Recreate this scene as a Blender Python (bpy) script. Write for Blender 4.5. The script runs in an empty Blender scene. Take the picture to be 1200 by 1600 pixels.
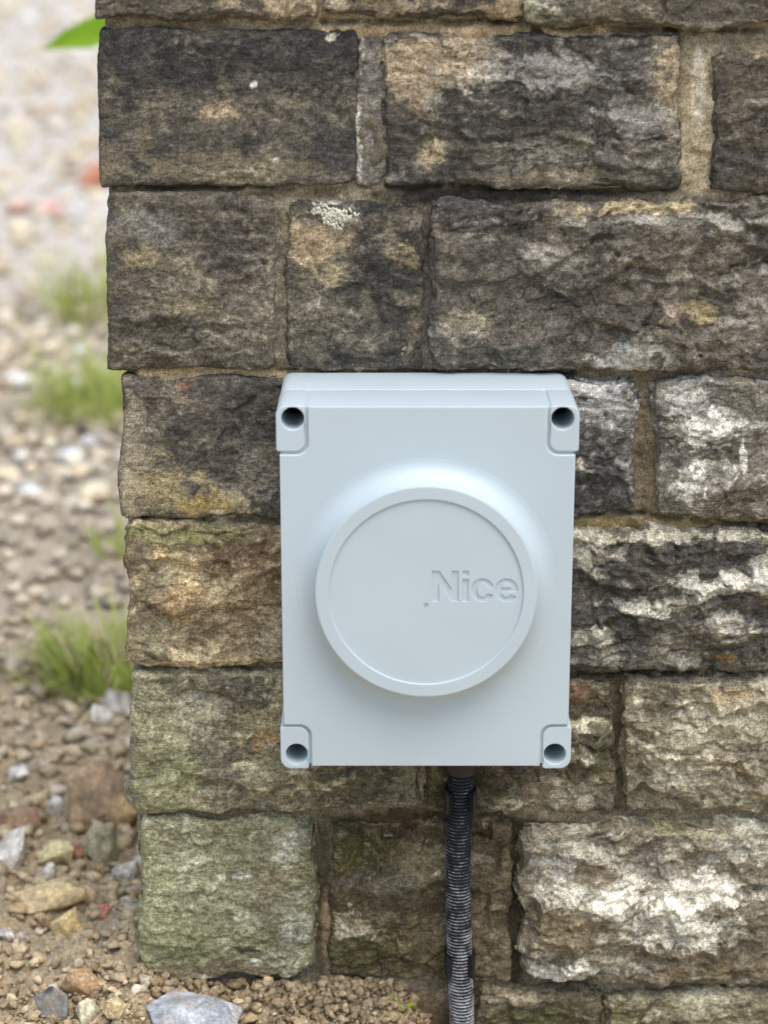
import bpy, bmesh, math, random
import numpy as np
from mathutils import Vector, Matrix

# ------------------------------------------------------------------ camera, sky, sun, exposure
SC = bpy.context.scene
COL = SC.collection
PITCH = math.radians(16.5)
F = 3400.0 / 1600.0            # focal length over picture height
CAM = np.array([0.0, -1.706, 0.94])
cd = bpy.data.cameras.new('camera')
cam = bpy.data.objects.new('camera', cd); COL.objects.link(cam)
cam.location = CAM; cam.rotation_euler = (math.pi/2 - PITCH, 0, 0)
cd.sensor_fit = 'VERTICAL'; cd.sensor_height = 36.0; cd.sensor_width = 27.0
cd.lens = 36.0 * F; cd.clip_start = 0.02; cd.clip_end = 500
cd.dof.use_dof = True; cd.dof.focus_distance = 1.755; cd.dof.aperture_fstop = 4.5
SC.camera = cam

SUN_EL = math.radians(66); SUN_AZ = math.radians(28)     # azimuth: from -Y (towards the camera) to +X
sdir = Vector((math.sin(SUN_AZ)*math.cos(SUN_EL), -math.cos(SUN_AZ)*math.cos(SUN_EL), math.sin(SUN_EL)))
w = bpy.data.worlds.new('World'); SC.world = w; w.use_nodes = True
nt = w.node_tree; nt.nodes.clear()
sky = nt.nodes.new('ShaderNodeTexSky'); sky.sky_type = 'NISHITA'; sky.sun_disc = False
sky.sun_elevation = SUN_EL; sky.sun_rotation = math.atan2(sdir.x, sdir.y)
sky.air_density = 1.0; sky.dust_density = 2.0; sky.ozone_density = 1.0
bg = nt.nodes.new('ShaderNodeBackground'); bg.inputs['Strength'].default_value = 0.12
wo = nt.nodes.new('ShaderNodeOutputWorld')
nt.links.new(sky.outputs[0], bg.inputs[0]); nt.links.new(bg.outputs[0], wo.inputs[0])
sl = bpy.data.lights.new('sun', 'SUN'); sl.energy = 1.5; sl.angle = math.radians(50); sl.color = (1.0, 0.975, 0.945)
so = bpy.data.objects.new('sun', sl); COL.objects.link(so)
so.rotation_euler = (-sdir).to_track_quat('-Z', 'Y').to_euler(); so.location = (1, -2, 4)
SC.view_settings.view_transform = 'Standard'; SC.view_settings.look = 'None'
SC.view_settings.exposure = 0.88; SC.view_settings.gamma = 1.0
SC.view_settings.use_curve_mapping = False
SC.render.engine = 'CYCLES'; SC.cycles.use_denoising = True; SC.cycles.max_bounces = 6

# ------------------------------------------------------------------ helpers
ct, st = math.cos(PITCH), math.sin(PITCH)
def ray(px, py):
    a = (np.asarray(px, float)-600)/3400; b = (800-np.asarray(py, float))/3400
    return a, b*st+ct, b*ct-st
def P(px, py, Y):
    """point of the plane y = Y seen at photograph position (px, py): returns x, z"""
    a, dy, dz = ray(px, py); s = (Y-CAM[1])/dy
    return a*s, CAM[2]+dz*s
def PG(px, py, Z=0.0):
    """the same for the horizontal plane z = Z: returns x, y, depth"""
    a, dy, dz = ray(px, py); s = (Z-CAM[2])/dz
    return a*s, CAM[1]+dy*s, s
def proj(x, y, z):
    vx, vy, vz = x-CAM[0], y-CAM[1], z-CAM[2]
    d = vy*ct - vz*st; u = vy*st + vz*ct
    return 600+3400*vx/d, 800-3400*u/d
def lin(*c):
    c = np.asarray(c, float)/255.0
    return np.where(c <= 0.04045, c/12.92, ((c+0.055)/1.055)**2.4)
def sm(a, b, x):
    t = np.clip((x-a)/(b-a), 0, 1); return t*t*(3-2*t)

_r = np.random.RandomState(7)
_perm = _r.permutation(256).astype(np.int32); _perm2 = np.concatenate([_perm, _perm, _perm])
_g = _r.normal(size=(256, 3)); _g /= np.linalg.norm(_g, axis=1)[:, None]
def noise(p, seed=0):
    p = p + np.array([seed*17.31, seed*5.77+0.3, seed*9.13])
    i = np.floor(p).astype(np.int32); f = p - i; i &= 255
    u = f*f*f*(f*(f*6-15)+10)
    out = 0
    for dx in (0, 1):
        wx = u[:, 0] if dx else 1-u[:, 0]
        for dy in (0, 1):
            wy = u[:, 1] if dy else 1-u[:, 1]
            for dz in (0, 1):
                wz = u[:, 2] if dz else 1-u[:, 2]
                h = _perm2[_perm2[_perm2[(i[:, 0]+dx) & 255]+((i[:, 1]+dy) & 255)]+((i[:, 2]+dz) & 255)]
                g = _g[h]
                d = g[:, 0]*(f[:, 0]-dx)+g[:, 1]*(f[:, 1]-dy)+g[:, 2]*(f[:, 2]-dz)
                out = out + wx*wy*wz*d
    return out*1.6
def fbm(p, octv=4, seed=0, gain=0.5):
    s = 0; a = 1.0; t = 0
    for k in range(octv):
        s = s + a*noise(p, seed+k*3.7); t += a; a *= gain; p = p*2.03
    return s/t*1.3

def facets(a, b, seed, sharp=14.0, tilt=0.5):
    """chipped rock: each cell of a jittered grid is a tilted plane, cells meet in edges"""
    ia = np.floor(a).astype(np.int32); ib = np.floor(b).astype(np.int32)
    num = 0; den = 1e-12; val = 0
    rs_ = np.random.RandomState(int(seed)+900); T = rs_.rand(256, 5)
    for da in (-1, 0, 1):
        for db in (-1, 0, 1):
            h = _perm2[_perm2[(ia+da) & 255]+((ib+db) & 255)]
            t = T[h]
            ca = ia+da+0.15+0.7*t[:, 0]; cb = ib+db+0.15+0.7*t[:, 1]
            ea, eb = a-ca, b-cb
            w_ = np.exp(-sharp*(ea*ea+eb*eb))
            num = num+w_*((t[:, 4]-0.5)*0.5+tilt*((t[:, 2]*2-1)*ea+(t[:, 3]*2-1)*eb)); den = den+w_; val = val+w_*(t[:, 1]+t[:, 2]-1)
    return num/den, val/den

def new_mesh(name, verts, quads=None, tris=None, smooth=True):
    me = bpy.data.meshes.new(name)
    verts = np.ascontiguousarray(verts, np.float32)
    nq = 0 if quads is None else len(quads); ntri = 0 if tris is None else len(tris)
    loops = []; starts = []; pos = 0
    if nq:
        loops.append(np.asarray(quads, np.int32).ravel()); starts.append(np.arange(nq)*4); pos = nq*4
    if ntri:
        loops.append(np.asarray(tris, np.int32).ravel()); starts.append(pos+np.arange(ntri)*3)
    loops = np.concatenate(loops); starts = np.concatenate(starts).astype(np.int32)
    me.vertices.add(len(verts)); me.vertices.foreach_set('co', verts.ravel())
    me.loops.add(len(loops)); me.loops.foreach_set('vertex_index', loops)
    me.polygons.add(len(starts)); me.polygons.foreach_set('loop_start', starts)
    me.update(calc_edges=True)
    if smooth: me.polygons.foreach_set('use_smooth', np.ones(len(starts), bool))
    me.validate()
    return me
def set_col(me, col):
    a = me.attributes.new('tint', 'FLOAT_COLOR', 'POINT')
    c = np.ones((len(me.vertices), 4), np.float32); c[:, :3] = np.clip(col, 0.002, 0.95)
    a.data.foreach_set('color', c.ravel())
def obj(name, me, mat=None, parent=None, label=None, cat=None, group=None, kind=None):
    o = bpy.data.objects.new(name, me); COL.objects.link(o)
    if mat is not None and me is not None and not me.materials: me.materials.append(mat)
    if parent is not None: o.parent = parent
    if label: o['label'] = label
    if cat: o['category'] = cat
    if group: o['group'] = group
    if kind: o['kind'] = kind
    return o
def grid_quads(nu, nv, off=0):
    i, j = np.meshgrid(np.arange(nu-1), np.arange(nv-1), indexing='ij')
    a = off+(i*nv+j).ravel()
    return np.stack([a, a+nv, a+nv+1, a+1], 1)

# ------------------------------------------------------------------ materials
def mat(name):
    m = bpy.data.materials.new(name); m.use_nodes = True
    return m, m.node_tree, m.node_tree.nodes['Principled BSDF']
def N(t, typ, **kw):
    n = t.nodes.new(typ)
    for k, v in kw.items():
        if k in n.inputs: n.inputs[k].default_value = v
        else: setattr(n, k, v)
    return n
def tinted(name, grain=(700, 0.45, 1.55), grain2=(220, 0.75, 1.25), bump=0.5, bscale=900, bdist=0.0006, rough=0.9, spec=0.25, speck=None, aniso=1.0):
    m, t, b = mat(name); L = t.links.new
    at = N(t, 'ShaderNodeAttribute', attribute_name='tint')
    tc = N(t, 'ShaderNodeTexCoord'); mp = N(t, 'ShaderNodeMapping'); mp.inputs['Scale'].default_value = (1, 1, aniso); L(tc.outputs['Object'], mp.inputs['Vector'])
    class _G: outputs = {'Object': mp.outputs[0]}
    geo = _G
    col = at.outputs['Color']
    for sc, lo, hi in (grain, grain2):
        n = N(t, 'ShaderNodeTexNoise', Scale=sc, Detail=4.0, Roughness=0.65); L(geo.outputs['Object'], n.inputs['Vector'])
        r = N(t, 'ShaderNodeMapRange'); r.inputs['From Min'].default_value = 0.32; r.inputs['From Max'].default_value = 0.68
        r.inputs['To Min'].default_value = lo; r.inputs['To Max'].default_value = hi; L(n.outputs['Fac'], r.inputs['Value'])
        mx = N(t, 'ShaderNodeVectorMath', operation='SCALE'); L(col, mx.inputs[0]); L(r.outputs[0], mx.inputs['Scale'])
        col = mx.outputs[0]
    if speck:
        sc, thr, c = speck
        n = N(t, 'ShaderNodeTexNoise', Scale=sc, Detail=2.0); L(geo.outputs['Object'], n.inputs['Vector'])
        r = N(t, 'ShaderNodeMapRange'); r.inputs['From Min'].default_value = thr; r.inputs['From Max'].default_value = thr+0.06
        L(n.outputs['Fac'], r.inputs['Value'])
        mx = N(t, 'ShaderNodeMix', data_type='RGBA'); L(r.outputs[0], mx.inputs['Factor']); L(col, mx.inputs[6]); mx.inputs[7].default_value = (*c, 1)
        col = mx.outputs[2]
    L(col, b.inputs['Base Color'])
    b.inputs['Roughness'].default_value = rough; b.inputs['Specular IOR Level'].default_value = spec
    n = N(t, 'ShaderNodeTexNoise', Scale=bscale, Detail=5.0, Roughness=0.7); L(geo.outputs['Object'], n.inputs['Vector'])
    bp = N(t, 'ShaderNodeBump', Strength=bump, Distance=bdist); L(n.outputs['Fac'], bp.inputs['Height'])
    L(bp.outputs[0], b.inputs['Normal'])
    return m
M_stone = tinted('weathered_sandstone', grain=(640, 0.33, 1.65), grain2=(230, 0.58, 1.45), bump=0.55, bscale=480, bdist=0.0013, speck=(420, 0.70, (0.36, 0.34, 0.28)), aniso=1.7)
M_mortar = tinted('lime_mortar', grain=(650, 0.4, 1.6), bump=0.9, bscale=700, bdist=0.001)
M_soil = tinted('dry_soil', grain=(420, 0.55, 1.45), grain2=(60, 0.7, 1.3), bump=0.8, bscale=260, bdist=0.003)
M_rock = tinted('field_rock', grain=(380, 0.7, 1.3), grain2=(90, 0.75, 1.25), bump=0.6, bscale=300, bdist=0.0012)
M_lichen = tinted('crust_lichen', grain=(800, 0.75, 1.2), grain2=(250, 0.8, 1.15), bump=0.9, bscale=700, bdist=0.001)

def plain(name, c, rough=0.5, spec=0.5, bscale=None, bump=0.1, bdist=0.0003, speck=None, trans=0):
    m, t, b = mat(name); L = t.links.new
    b.inputs['Base Color'].default_value = (*c, 1); b.inputs['Roughness'].default_value = rough
    b.inputs['Specular IOR Level'].default_value = spec
    geo = N(t, 'ShaderNodeTexCoord')
    n = N(t, 'ShaderNodeTexNoise', Scale=14.0, Detail=5.0); L(geo.outputs['Object'], n.inputs['Vector'])
    r = N(t, 'ShaderNodeMapRange'); r.inputs['To Min'].default_value = 0.93; r.inputs['To Max'].default_value = 1.07; L(n.outputs['Fac'], r.inputs['Value'])
    mx = N(t, 'ShaderNodeVectorMath', operation='SCALE'); mx.inputs[0].default_value = c; L(r.outputs[0], mx.inputs['Scale'])
    col = mx.outputs[0]
    if speck:
        sc, thr, cc = speck
        n2 = N(t, 'ShaderNodeTexNoise', Scale=sc, Detail=3.0); L(geo.outputs['Object'], n2.inputs['Vector'])
        r2 = N(t, 'ShaderNodeMapRange'); r2.inputs['From Min'].default_value = thr; r2.inputs['From Max'].default_value = thr+0.05; L(n2.outputs['Fac'], r2.inputs['Value'])
        m2 = N(t, 'ShaderNodeMix', data_type='RGBA'); L(r2.outputs[0], m2.inputs['Factor']); L(col, m2.inputs[6]); m2.inputs[7].default_value = (*cc, 1)
        col = m2.outputs[2]
    L(col, b.inputs['Base Color'])
    if bscale:
        n3 = N(t, 'ShaderNodeTexNoise', Scale=bscale, Detail=3.0); L(geo.outputs['Object'], n3.inputs['Vector'])
        bp = N(t, 'ShaderNodeBump', Strength=bump, Distance=bdist); L(n3.outputs['Fac'], bp.inputs['Height']); L(bp.outputs[0], b.inputs['Normal'])
    if trans:
        b.inputs['Transmission Weight'].default_value = 0.0
        b.inputs['Subsurface Weight'].default_value = trans; b.inputs['Subsurface Radius'].default_value = (0.01, 0.02, 0.005)
    return m
M_plastic = plain('grey_plastic', (0.492, 0.566, 0.585), rough=0.42, spec=0.4, bscale=1400, bump=0.12, bdist=0.0002, speck=(95, 0.78, (0.30, 0.30, 0.27)))
M_screw = plain('screw_steel', (0.06, 0.065, 0.07), rough=0.5)
M_black = plain('black_plastic', (0.012, 0.013, 0.015), rough=0.45, bscale=500, bump=0.3)

# ------------------------------------------------------------------ ground
def ground_z(x, y):
    p = np.stack([np.ravel(x), np.ravel(y), np.zeros(np.size(x))], 1).astype(float)
    near = np.exp(-((p[:, 0]+0.1)**2+(p[:, 1]-0.2)**2)/3.0)
    z = 0.012*fbm(p*3.0, 3, 1)+0.009*fbm(p*14, 3, 2)
    z = z+0.03*fbm(p*0.5, 3, 3)*(1-near)
    # the soil is dug away where the conduit goes into the ground
    z = z-0.085*sm(0.0, 0.10, p[:, 0])*sm(0.5, 0.05, p[:, 1])*sm(-1.6, -0.5, p[:, 1])
    # soil heaped against the corner of the wall
    z = z+0.028*np.exp(-((p[:, 0]+0.225)/0.05)**2-((p[:, 1]-0.03)/0.10)**2)
    z = z+0.012*np.exp(-((p[:, 0]+0.07)/0.09)**2-((p[:, 1]+0.03)/0.04)**2)
    return z.reshape(np.shape(x))
def axis(lo, hi, step, far_lo, far_hi, g=1.16):
    a = list(np.arange(lo, hi+1e-9, step))
    s = step; v = a[-1]
    while v < far_hi: s *= g; v += s; a.append(v)
    s = step; v = a[0]; b = []
    while v > far_lo: s *= g; v -= s; b.append(v)
    return np.array(b[::-1]+a)
gx = axis(-0.55, 0.40, 0.0035, -140, 140); gy = axis(-0.16, 0.75, 0.0035, -140, 220)
GX, GY = np.meshgrid(gx, gy, indexing='ij'); GZ = ground_z(GX, GY)
gp = np.stack([GX.ravel(), GY.ravel(), GZ.ravel()], 1)
nearm = sm(1.3, 0.4, np.hypot(gp[:, 0]+0.08, gp[:, 1]-0.25))
crumb = np.abs(fbm(gp*[60, 60, 0]+3, 4, 11, 0.62))
gp[:, 2] += nearm*(0.013*crumb+0.006*np.maximum(0, facets(gp[:, 0]*70, gp[:, 1]*70, 5, 14, 0.8)[0])+0.005*fbm(gp*[190, 190, 0], 2, 12))
me = new_mesh('ground', gp, grid_quads(len(gx), len(gy)))
n1 = fbm(gp*[4, 4, 0], 4, 21)[:, None]; n2 = fbm(gp*[0.6, 0.6, 0], 4, 22)[:, None]; n3 = fbm(gp*[25, 25, 0], 3, 23)[:, None]
c = lin(180, 162, 130)*(1+0.25*n3)
c = c*(1-0.5*sm(-0.1, 0.6, n1))+lin(158, 139, 110)*0.5*sm(-0.1, 0.6, n1)
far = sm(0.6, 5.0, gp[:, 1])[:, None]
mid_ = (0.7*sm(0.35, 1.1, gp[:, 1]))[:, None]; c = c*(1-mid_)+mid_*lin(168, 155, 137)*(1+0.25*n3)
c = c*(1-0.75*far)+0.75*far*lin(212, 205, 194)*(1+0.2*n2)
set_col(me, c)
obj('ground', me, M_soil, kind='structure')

# ------------------------------------------------------------------ the wall of coursed stone
wall = obj('stone_wall', None, label='weathered coursed sandstone wall end behind the grey box', cat='wall')
wall.empty_display_size = 0.2
WL = -0.2
def patch_mask(px, py, cx, cy, rx, ry, nz, soft=0.45, nam=0.7):
    d = np.hypot((px-cx)/rx, (py-cy)/ry)+nam*nz
    return sm(1+soft, 1-soft, d)

def make_stone(c4, seed, prot=0.014, depth=0.06, rad=0.008, rough=0.5, layer=0.3, facet=0.5, wob=0.003, step=0.0011,
               base=(86, 78, 64), dark=(52, 49, 44), light=(140, 126, 100), lightk=0.35, darkk=0.6, patches=(), ledges=(), corner=False, fine=1.0, roundc=None):
    prot = prot+0.003; g_ = 6.0
    c4 = [(c4[0][0]-(0 if corner else g_), c4[0][1]-g_), (c4[1][0]+g_, c4[1][1]-g_), (c4[2][0]+g_, c4[2][1]+g_), (c4[3][0]-(0 if corner else g_), c4[3][1]+g_)]
    TL, TR, BR, BL = [np.array(P(q[0], q[1], -prot)) for q in c4]
    Wd = 0.5*(np.linalg.norm(TR-TL)+np.linalg.norm(BR-BL)); Ht = 0.5*(np.linalg.norm(TL-BL)+np.linalg.norm(TR-BR))
    nu = max(6, int(Wd/step)); nv = max(6, int(Ht/step))
    s, t = np.meshgrid(np.linspace(0, Wd, nu), np.linspace(0, Ht, nv), indexing='ij')
    front = np.stack([s.ravel(), t.ravel(), np.zeros(nu*nv)], 1)
    idx = np.arange(nu*nv).reshape(nu, nv)
    loop = np.concatenate([idx[:-1, 0], idx[-1, :-1], idx[:0:-1, -1], idx[0, :0:-1]])
    ds = [step*1.3]
    while sum(ds) < depth: ds.append(min(ds[-1]*1.25, 0.014 if corner else 0.03))
    deps = np.cumsum(ds)
    rings = [np.column_stack([front[loop][:, :2], np.full(len(loop), d)]) for d in deps]
    p0 = np.concatenate([front]+rings)                    # s, t, depth
    quads = [grid_quads(nu, nv)]
    prev = loop; nl = len(loop); off = nu*nv
    for k in range(len(deps)):
        cur = off+np.arange(nl)
        a, b_ = prev, np.roll(prev, -1); c_, d_ = np.roll(cur, -1), cur
        quads.append(np.stack([a, d_, c_, b_], 1)); prev = cur; off += nl
    quads = np.concatenate(quads)
    # world sampling point for the noises (metres)
    sp = np.column_stack([p0[:, 0]+seed*1.7, p0[:, 2], p0[:, 1]+seed*0.9])
    # rounding with an uneven radius
    r = 0.62*rad*(1+0.55*noise(sp*28, seed+1)+(0.15 if corner else 0.5)*fbm(sp*90, 2, seed+12))
    r = np.clip(r, rad*0.18, rad*1.5)
    q = p0.copy()
    q[:, 0] = np.clip(p0[:, 0], r, Wd-r); q[:, 1] = np.clip(p0[:, 1], r, Ht-r); q[:, 2] = np.maximum(p0[:, 2], r)
    n = p0-q; ln = np.linalg.norm(n, axis=1)[:, None]; n = n/np.maximum(ln, 1e-9)
    p = q+n*r[:, None]
    # displacement
    warp = np.column_stack([noise(sp*22, seed+2), noise(sp*22, seed+3), noise(sp*22, seed+4)])*0.35
    lowf = fbm(sp*11, 2, seed+5)
    su = sp[:, 0]+0.7*sp[:, 1]+0.010*warp[:, 0]; sv_ = sp[:, 2]+0.5*sp[:, 1]+0.010*warp[:, 1]
    f1, v1 = facets(su*19, sv_*27, seed, 34, 0.8)
    f2, v2 = facets(su*58+3, sv_*84+3, seed+1, 22, 0.8)
    f3, v3 = facets(su*190+3, sv_*250+3, seed+2, 10, 0.8)
    lay = fbm(sp*np.array([10, 40, 80])+warp*0.8, 3, seed+8, 0.55)
    fn = fbm(sp*np.array([150, 170, 210]), 3, seed+9, 0.65)
    fn2 = fbm(sp*np.array([330, 380, 460]), 2, seed+10, 0.7)
    pits = np.minimum(0, noise(sp*75, seed+11)+0.30)
    h = 0.0035*rough*lowf+0.0150*facet*f1+0.0070*(0.2*rough+0.8*facet)*f2+0.0015*(0.1+0.9*rough)*f3+0.0026*layer*lay+fine*(0.35+0.65*rough)*(0.0010*fn+0.0006*fn2)+0.003*rough*pits
    inner = np.column_stack([p0[:, 0], Wd-p0[:, 0], p0[:, 1], Ht-p0[:, 1]]).min(1)
    if corner: inner = np.column_stack([Wd-p0[:, 0], p0[:, 1], Ht-p0[:, 1]]).min(1)
    # pixel positions of the plain face, used to lay out flakes, stains and painted ledge light on this wall
    u = p0[:, 0]/Wd; v = p0[:, 1]/Ht
    XZ = (BL*(1-u)[:, None]+BR*u[:, None])*(1-v)[:, None]+(TL*(1-u)[:, None]+TR*u[:, None])*v[:, None]
    px, py = proj(XZ[:, 0], -prot, XZ[:, 1])
    onfront = sm(0.02, 0.0, p0[:, 2])
    for pts, amp, dec, wid in ledges:
        pts = np.array(pts, float)
        yl = np.interp(px, pts[:, 0], pts[:, 1])+16*fbm(sp*60, 3, seed+30, 0.7)+10*f2
        ends = sm(pts[0, 0]-5, pts[0, 0]+25, px)*sm(pts[-1, 0]+5, pts[-1, 0]-25, px)
        dd = py-yl
        h = h+2.1*onfront*ends*amp/1000*sm(-wid, wid*0.3, dd)*np.exp(-np.maximum(dd, 0)/dec)
    h = h-(0.0045*sm(0.2, 0.6, noise(sp*42, seed+50))+0.0012*sm(0.1, 0.5, noise(sp*120, seed+51)))*sm(0.009, 0.0, inner)
    h = h*(0.45+0.55*sm(0.0, 0.010, inner))
    if corner: h = h*(0.3+0.7*sm(0.0, 0.02, p0[:, 0]+p0[:, 2]))
    p = p+n*h[:, None]
    rc_ = np.random.RandomState(seed+700).uniform(0.005, 0.016, 4)
    for ci, (es, et) in enumerate(((p0[:, 0], p0[:, 1]), (Wd-p0[:, 0], p0[:, 1]), (Wd-p0[:, 0], Ht-p0[:, 1]), (p0[:, 0], Ht-p0[:, 1]))):
        if corner and ci in (0, 3) and not roundc: continue
        R_ = rc_[ci]
        if roundc and roundc[ci]: R_ = roundc[ci]
        p[:, 2] += np.maximum(0, np.hypot(np.maximum(0, 1-es/R_), np.maximum(0, 1-et/R_))-0.9+0.12*noise(sp*90, seed+52))*R_*1.6*sm(0.02, 0.0, p0[:, 2])
    wb = sm(0, 0.004, p0[:, 2]+0.004)
    p[:, 0] += wob*(1.3*noise(sp*np.array([30, 30, 26]), seed+13)+(0.15 if corner else 0.5)*fbm(sp*110, 2, seed+15)); p[:, 1] += wob*(1.3*noise(sp*np.array([26, 30, 30]), seed+14)+0.5*fbm(sp*110, 2, seed+16))
    u = p[:, 0]/Wd; v = p[:, 1]/Ht
    XZ = (BL*(1-u)[:, None]+BR*u[:, None])*(1-v)[:, None]+(TL*(1-u)[:, None]+TR*u[:, None])*v[:, None]
    verts = np.column_stack([XZ[:, 0], -prot+p[:, 2], XZ[:, 1]])
    me = new_mesh('stone', verts, quads)
    # colour: grime, bare stone, growth; pale right-hand patches mix lime with painted ledge light
    a = fbm(sp*np.array([16, 16, 24])+warp, 4, seed+40, 0.6)
    b2 = fbm(sp*np.array([45, 45, 70]), 4, seed+41, 0.65)
    d3 = fbm(sp*np.array([120, 120, 170]), 3, seed+42, 0.7)
    col = np.broadcast_to(lin(*base), (len(verts), 3)).copy()
    k = (darkk*sm(-0.25, 0.35, a+0.5*b2))[:, None]; col = col*(1-k)+lin(*dark)*k
    k = (lightk*sm(0.05, 0.6, -a*0.7+b2*0.8+0.35*d3))[:, None]; col = col*(1-k)+lin(*light)*k
    for (cx, cy, rx, ry, cc, stg, *ex) in patches:
        nm = ex[0] if ex else 0.7
        if min(cc) > 165: stg = stg*0.68
        k = (stg*patch_mask(px, py, cx, cy, rx, ry, 0.3*a+0.6*b2+1.3*d3+0.5*v1+0.9*v2+0.5*v3, 0.24, nm))[:, None]
        col = col*(1-k)+lin(*cc)*k
    col = col*np.clip(1+0.55*d3+0.25*fn2, 0.3, 2.2)[:, None]
    lum = (col@np.array([0.3, 0.6, 0.1]))[:, None]; col = col*0.85+lum*np.array([1.0, 0.985, 0.95])*0.15
    set_col(me, col*1.42)
    me.materials.append(M_stone)
    return obj('stone', me, None, wall)

def Q(x0, y0, x1, y1, dtl=0, dtr=0, dbr=0, dbl=0):
    return [(x0, y0+dtl), (x1, y0+dtr), (x1, y1+dbr), (x0, y1+dbl)]
WHITE = (218, 214, 196); TAN = (168, 146, 108); OCHRE = (150, 118, 66); GREEN = (112, 110, 66); MOSS = (66, 66, 26)
LICH = (196, 200, 182); BLK = (42, 41, 40); GREY = (120, 116, 106); ALG = (134, 132, 98); RUST = (118, 76, 46)
DK = dict(base=(80, 73, 60), dark=(50, 47, 43), light=(128, 116, 92))
stones = {}
# course above and the top one in the picture
make_stone(Q(140, -420, 620, -185), 50, depth=0.40, corner=True, step=0.004, **DK)
make_stone(Q(640, -420, 1010, -185), 51, step=0.004, **DK)
make_stone(Q(1030, -420, 1540, -185), 52, step=0.004, **DK)
make_stone(Q(145, -172, 496, 27, 0, 0, -2, 0), 1, depth=0.38, corner=True, prot=0.020, rad=0.012, **DK, patches=[(440, 5, 60, 25, TAN, 0.5)])
make_stone(Q(508, -172, 812, 26, 0, 0, 0, -4), 2, prot=0.022, rad=0.012, **DK, patches=[(600, 8, 100, 16, (160, 142, 112), 0.6), (780, 15, 40, 20, TAN, 0.5)])
make_stone(Q(824, -172, 1330, 40, 0, 0, 0, -6), 3, prot=0.022, rad=0.010, facet=0.7, base=(92, 84, 68), dark=(60, 56, 48), light=(140, 126, 100), patches=[(856, 8, 26, 18, WHITE, 0.9), (840, 15, 60, 30, ALG, 0.5)])
# first full course
make_stone(Q(153, 50, 553, 284, 0, 0, 0, 4), 4, depth=0.36, corner=True, prot=0.013, rad=0.0055, rough=0.22, layer=0.25, facet=0.12, wob=0.0018, base=(80, 74, 62), dark=(46, 45, 45), light=(130, 118, 94), darkk=0.75, lightk=0.4,
           patches=[(345, 175, 26, 16, TAN, 0.6), (397, 131, 6, 6, (235, 232, 225), 1.0, 0.15), (432, 250, 5, 5, (225, 222, 210), 0.8, 0.3), (330, 265, 150, 22, (120, 108, 80), 0.5), (190, 250, 40, 40, (118, 104, 80), 0.45), (470, 110, 70, 50, BLK, 0.5), (310, 72, 70, 14, BLK, 0.6), (270, 110, 90, 40, BLK, 0.45), (516, 58, 7, 6, (215, 205, 180), 0.9, 0.3)],
           ledges=[([(245, 78), (330, 62), (420, 70)], 1.6, 30, 5), ([(280, 285), (390, 272), (440, 278)], 1.5, 20, 5)])
make_stone(Q(560, 58, 596, 284), 5, prot=0.0095, depth=0.03, rad=0.004, rough=0.3, layer=0.1, facet=0.15, wob=0.003, base=(104, 98, 86), dark=(80, 77, 72), light=(150, 142, 124), patches=[(562, 190, 5, 90, (190, 184, 165), 0.6, 1.0)])
make_stone(Q(604, 60, 1062, 286, 0, 0, 6, -2), 6, prot=0.017, rad=0.010, rough=0.5, layer=1.0, facet=0.45, wob=0.003, base=(82, 76, 64), dark=(46, 44, 42), light=(150, 142, 124), lightk=0.5, darkk=0.7,
           patches=[(680, 88, 95, 40, (158, 139, 108), 0.85), (635, 130, 36, 36, (146, 127, 97), 0.7), (676, 240, 20, 20, (150, 133, 102), 0.8, 0.4), (850, 80, 90, 22, BLK, 0.6), (1045, 120, 25, 60, (150, 132, 98), 0.7), (900, 276, 110, 9, (130, 116, 90), 0.45), (620, 230, 30, 70, BLK, 0.4), (850, 110, 120, 30, (170, 164, 150), 0.4), (980, 150, 60, 60, BLK, 0.5), (985, 180, 50, 20, (160, 154, 140), 0.4)],
           ledges=[([(650, 118), (740, 105), (800, 100)], 2.5, 40, 6), ([(790, 150), (880, 128), (1040, 118)], 2.5, 40, 6), ([(880, 195), (960, 180), (1050, 190)], 2.5, 40, 6), ([(720, 215), (840, 240), (900, 228)], 2.0, 40, 6)])
make_stone(Q(1120, 80, 1420, 300, 10, 0, 10, -6), 7, prot=0.017, rad=0.012, rough=0.5, facet=0.5, base=(86, 78, 64), dark=(52, 48, 44), light=(140, 126, 100), darkk=0.75, patches=[(1190, 60, 60, 20, TAN, 0.7)])
# second course
make_stone(Q(166, 306, 427, 571, 0, 6, 0, 3), 8, depth=0.32, corner=True, prot=0.015, rad=0.007, rough=0.45, layer=0.45, facet=0.35, wob=0.0022, base=(94, 86, 70), dark=(58, 54, 47), light=(136, 124, 98), darkk=0.6, lightk=0.5,
           patches=[(245, 350, 60, 30, GREY, 0.5), (220, 400, 30, 12, (150, 134, 92), 0.5), (350, 370, 60, 60, BLK, 0.45), (290, 480, 40, 16, (140, 128, 90), 0.4)],
           ledges=[([(165, 500), (240, 490), (300, 478)], 3.5, 40, 5), ([(240, 540), (300, 520), (370, 535)], 2.5, 30, 5), ([(300, 505), (360, 495), (400, 510)], 2.0, 30, 5)])
stones['lichen_host'] = make_stone(Q(454, 318, 657, 574, 0, 0, 2, 0), 9, prot=0.013, rad=0.009, rough=0.5, layer=0.3, facet=0.4, base=(84, 77, 62), dark=(42, 41, 39), light=(140, 128, 104), darkk=0.8,
           patches=[(500, 375, 56, 40, (148, 127, 93), 0.85), (625, 395, 32, 26, (132, 115, 82), 0.75), (525, 420, 20, 25, (158, 140, 104), 0.7), (520, 335, 34, 24, WHITE, 0.6, 0.6), (580, 400, 40, 40, BLK, 0.7), (500, 465, 20, 8, (190, 184, 170), 0.6, 1.2), (570, 325, 60, 12, BLK, 0.8)])
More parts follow.
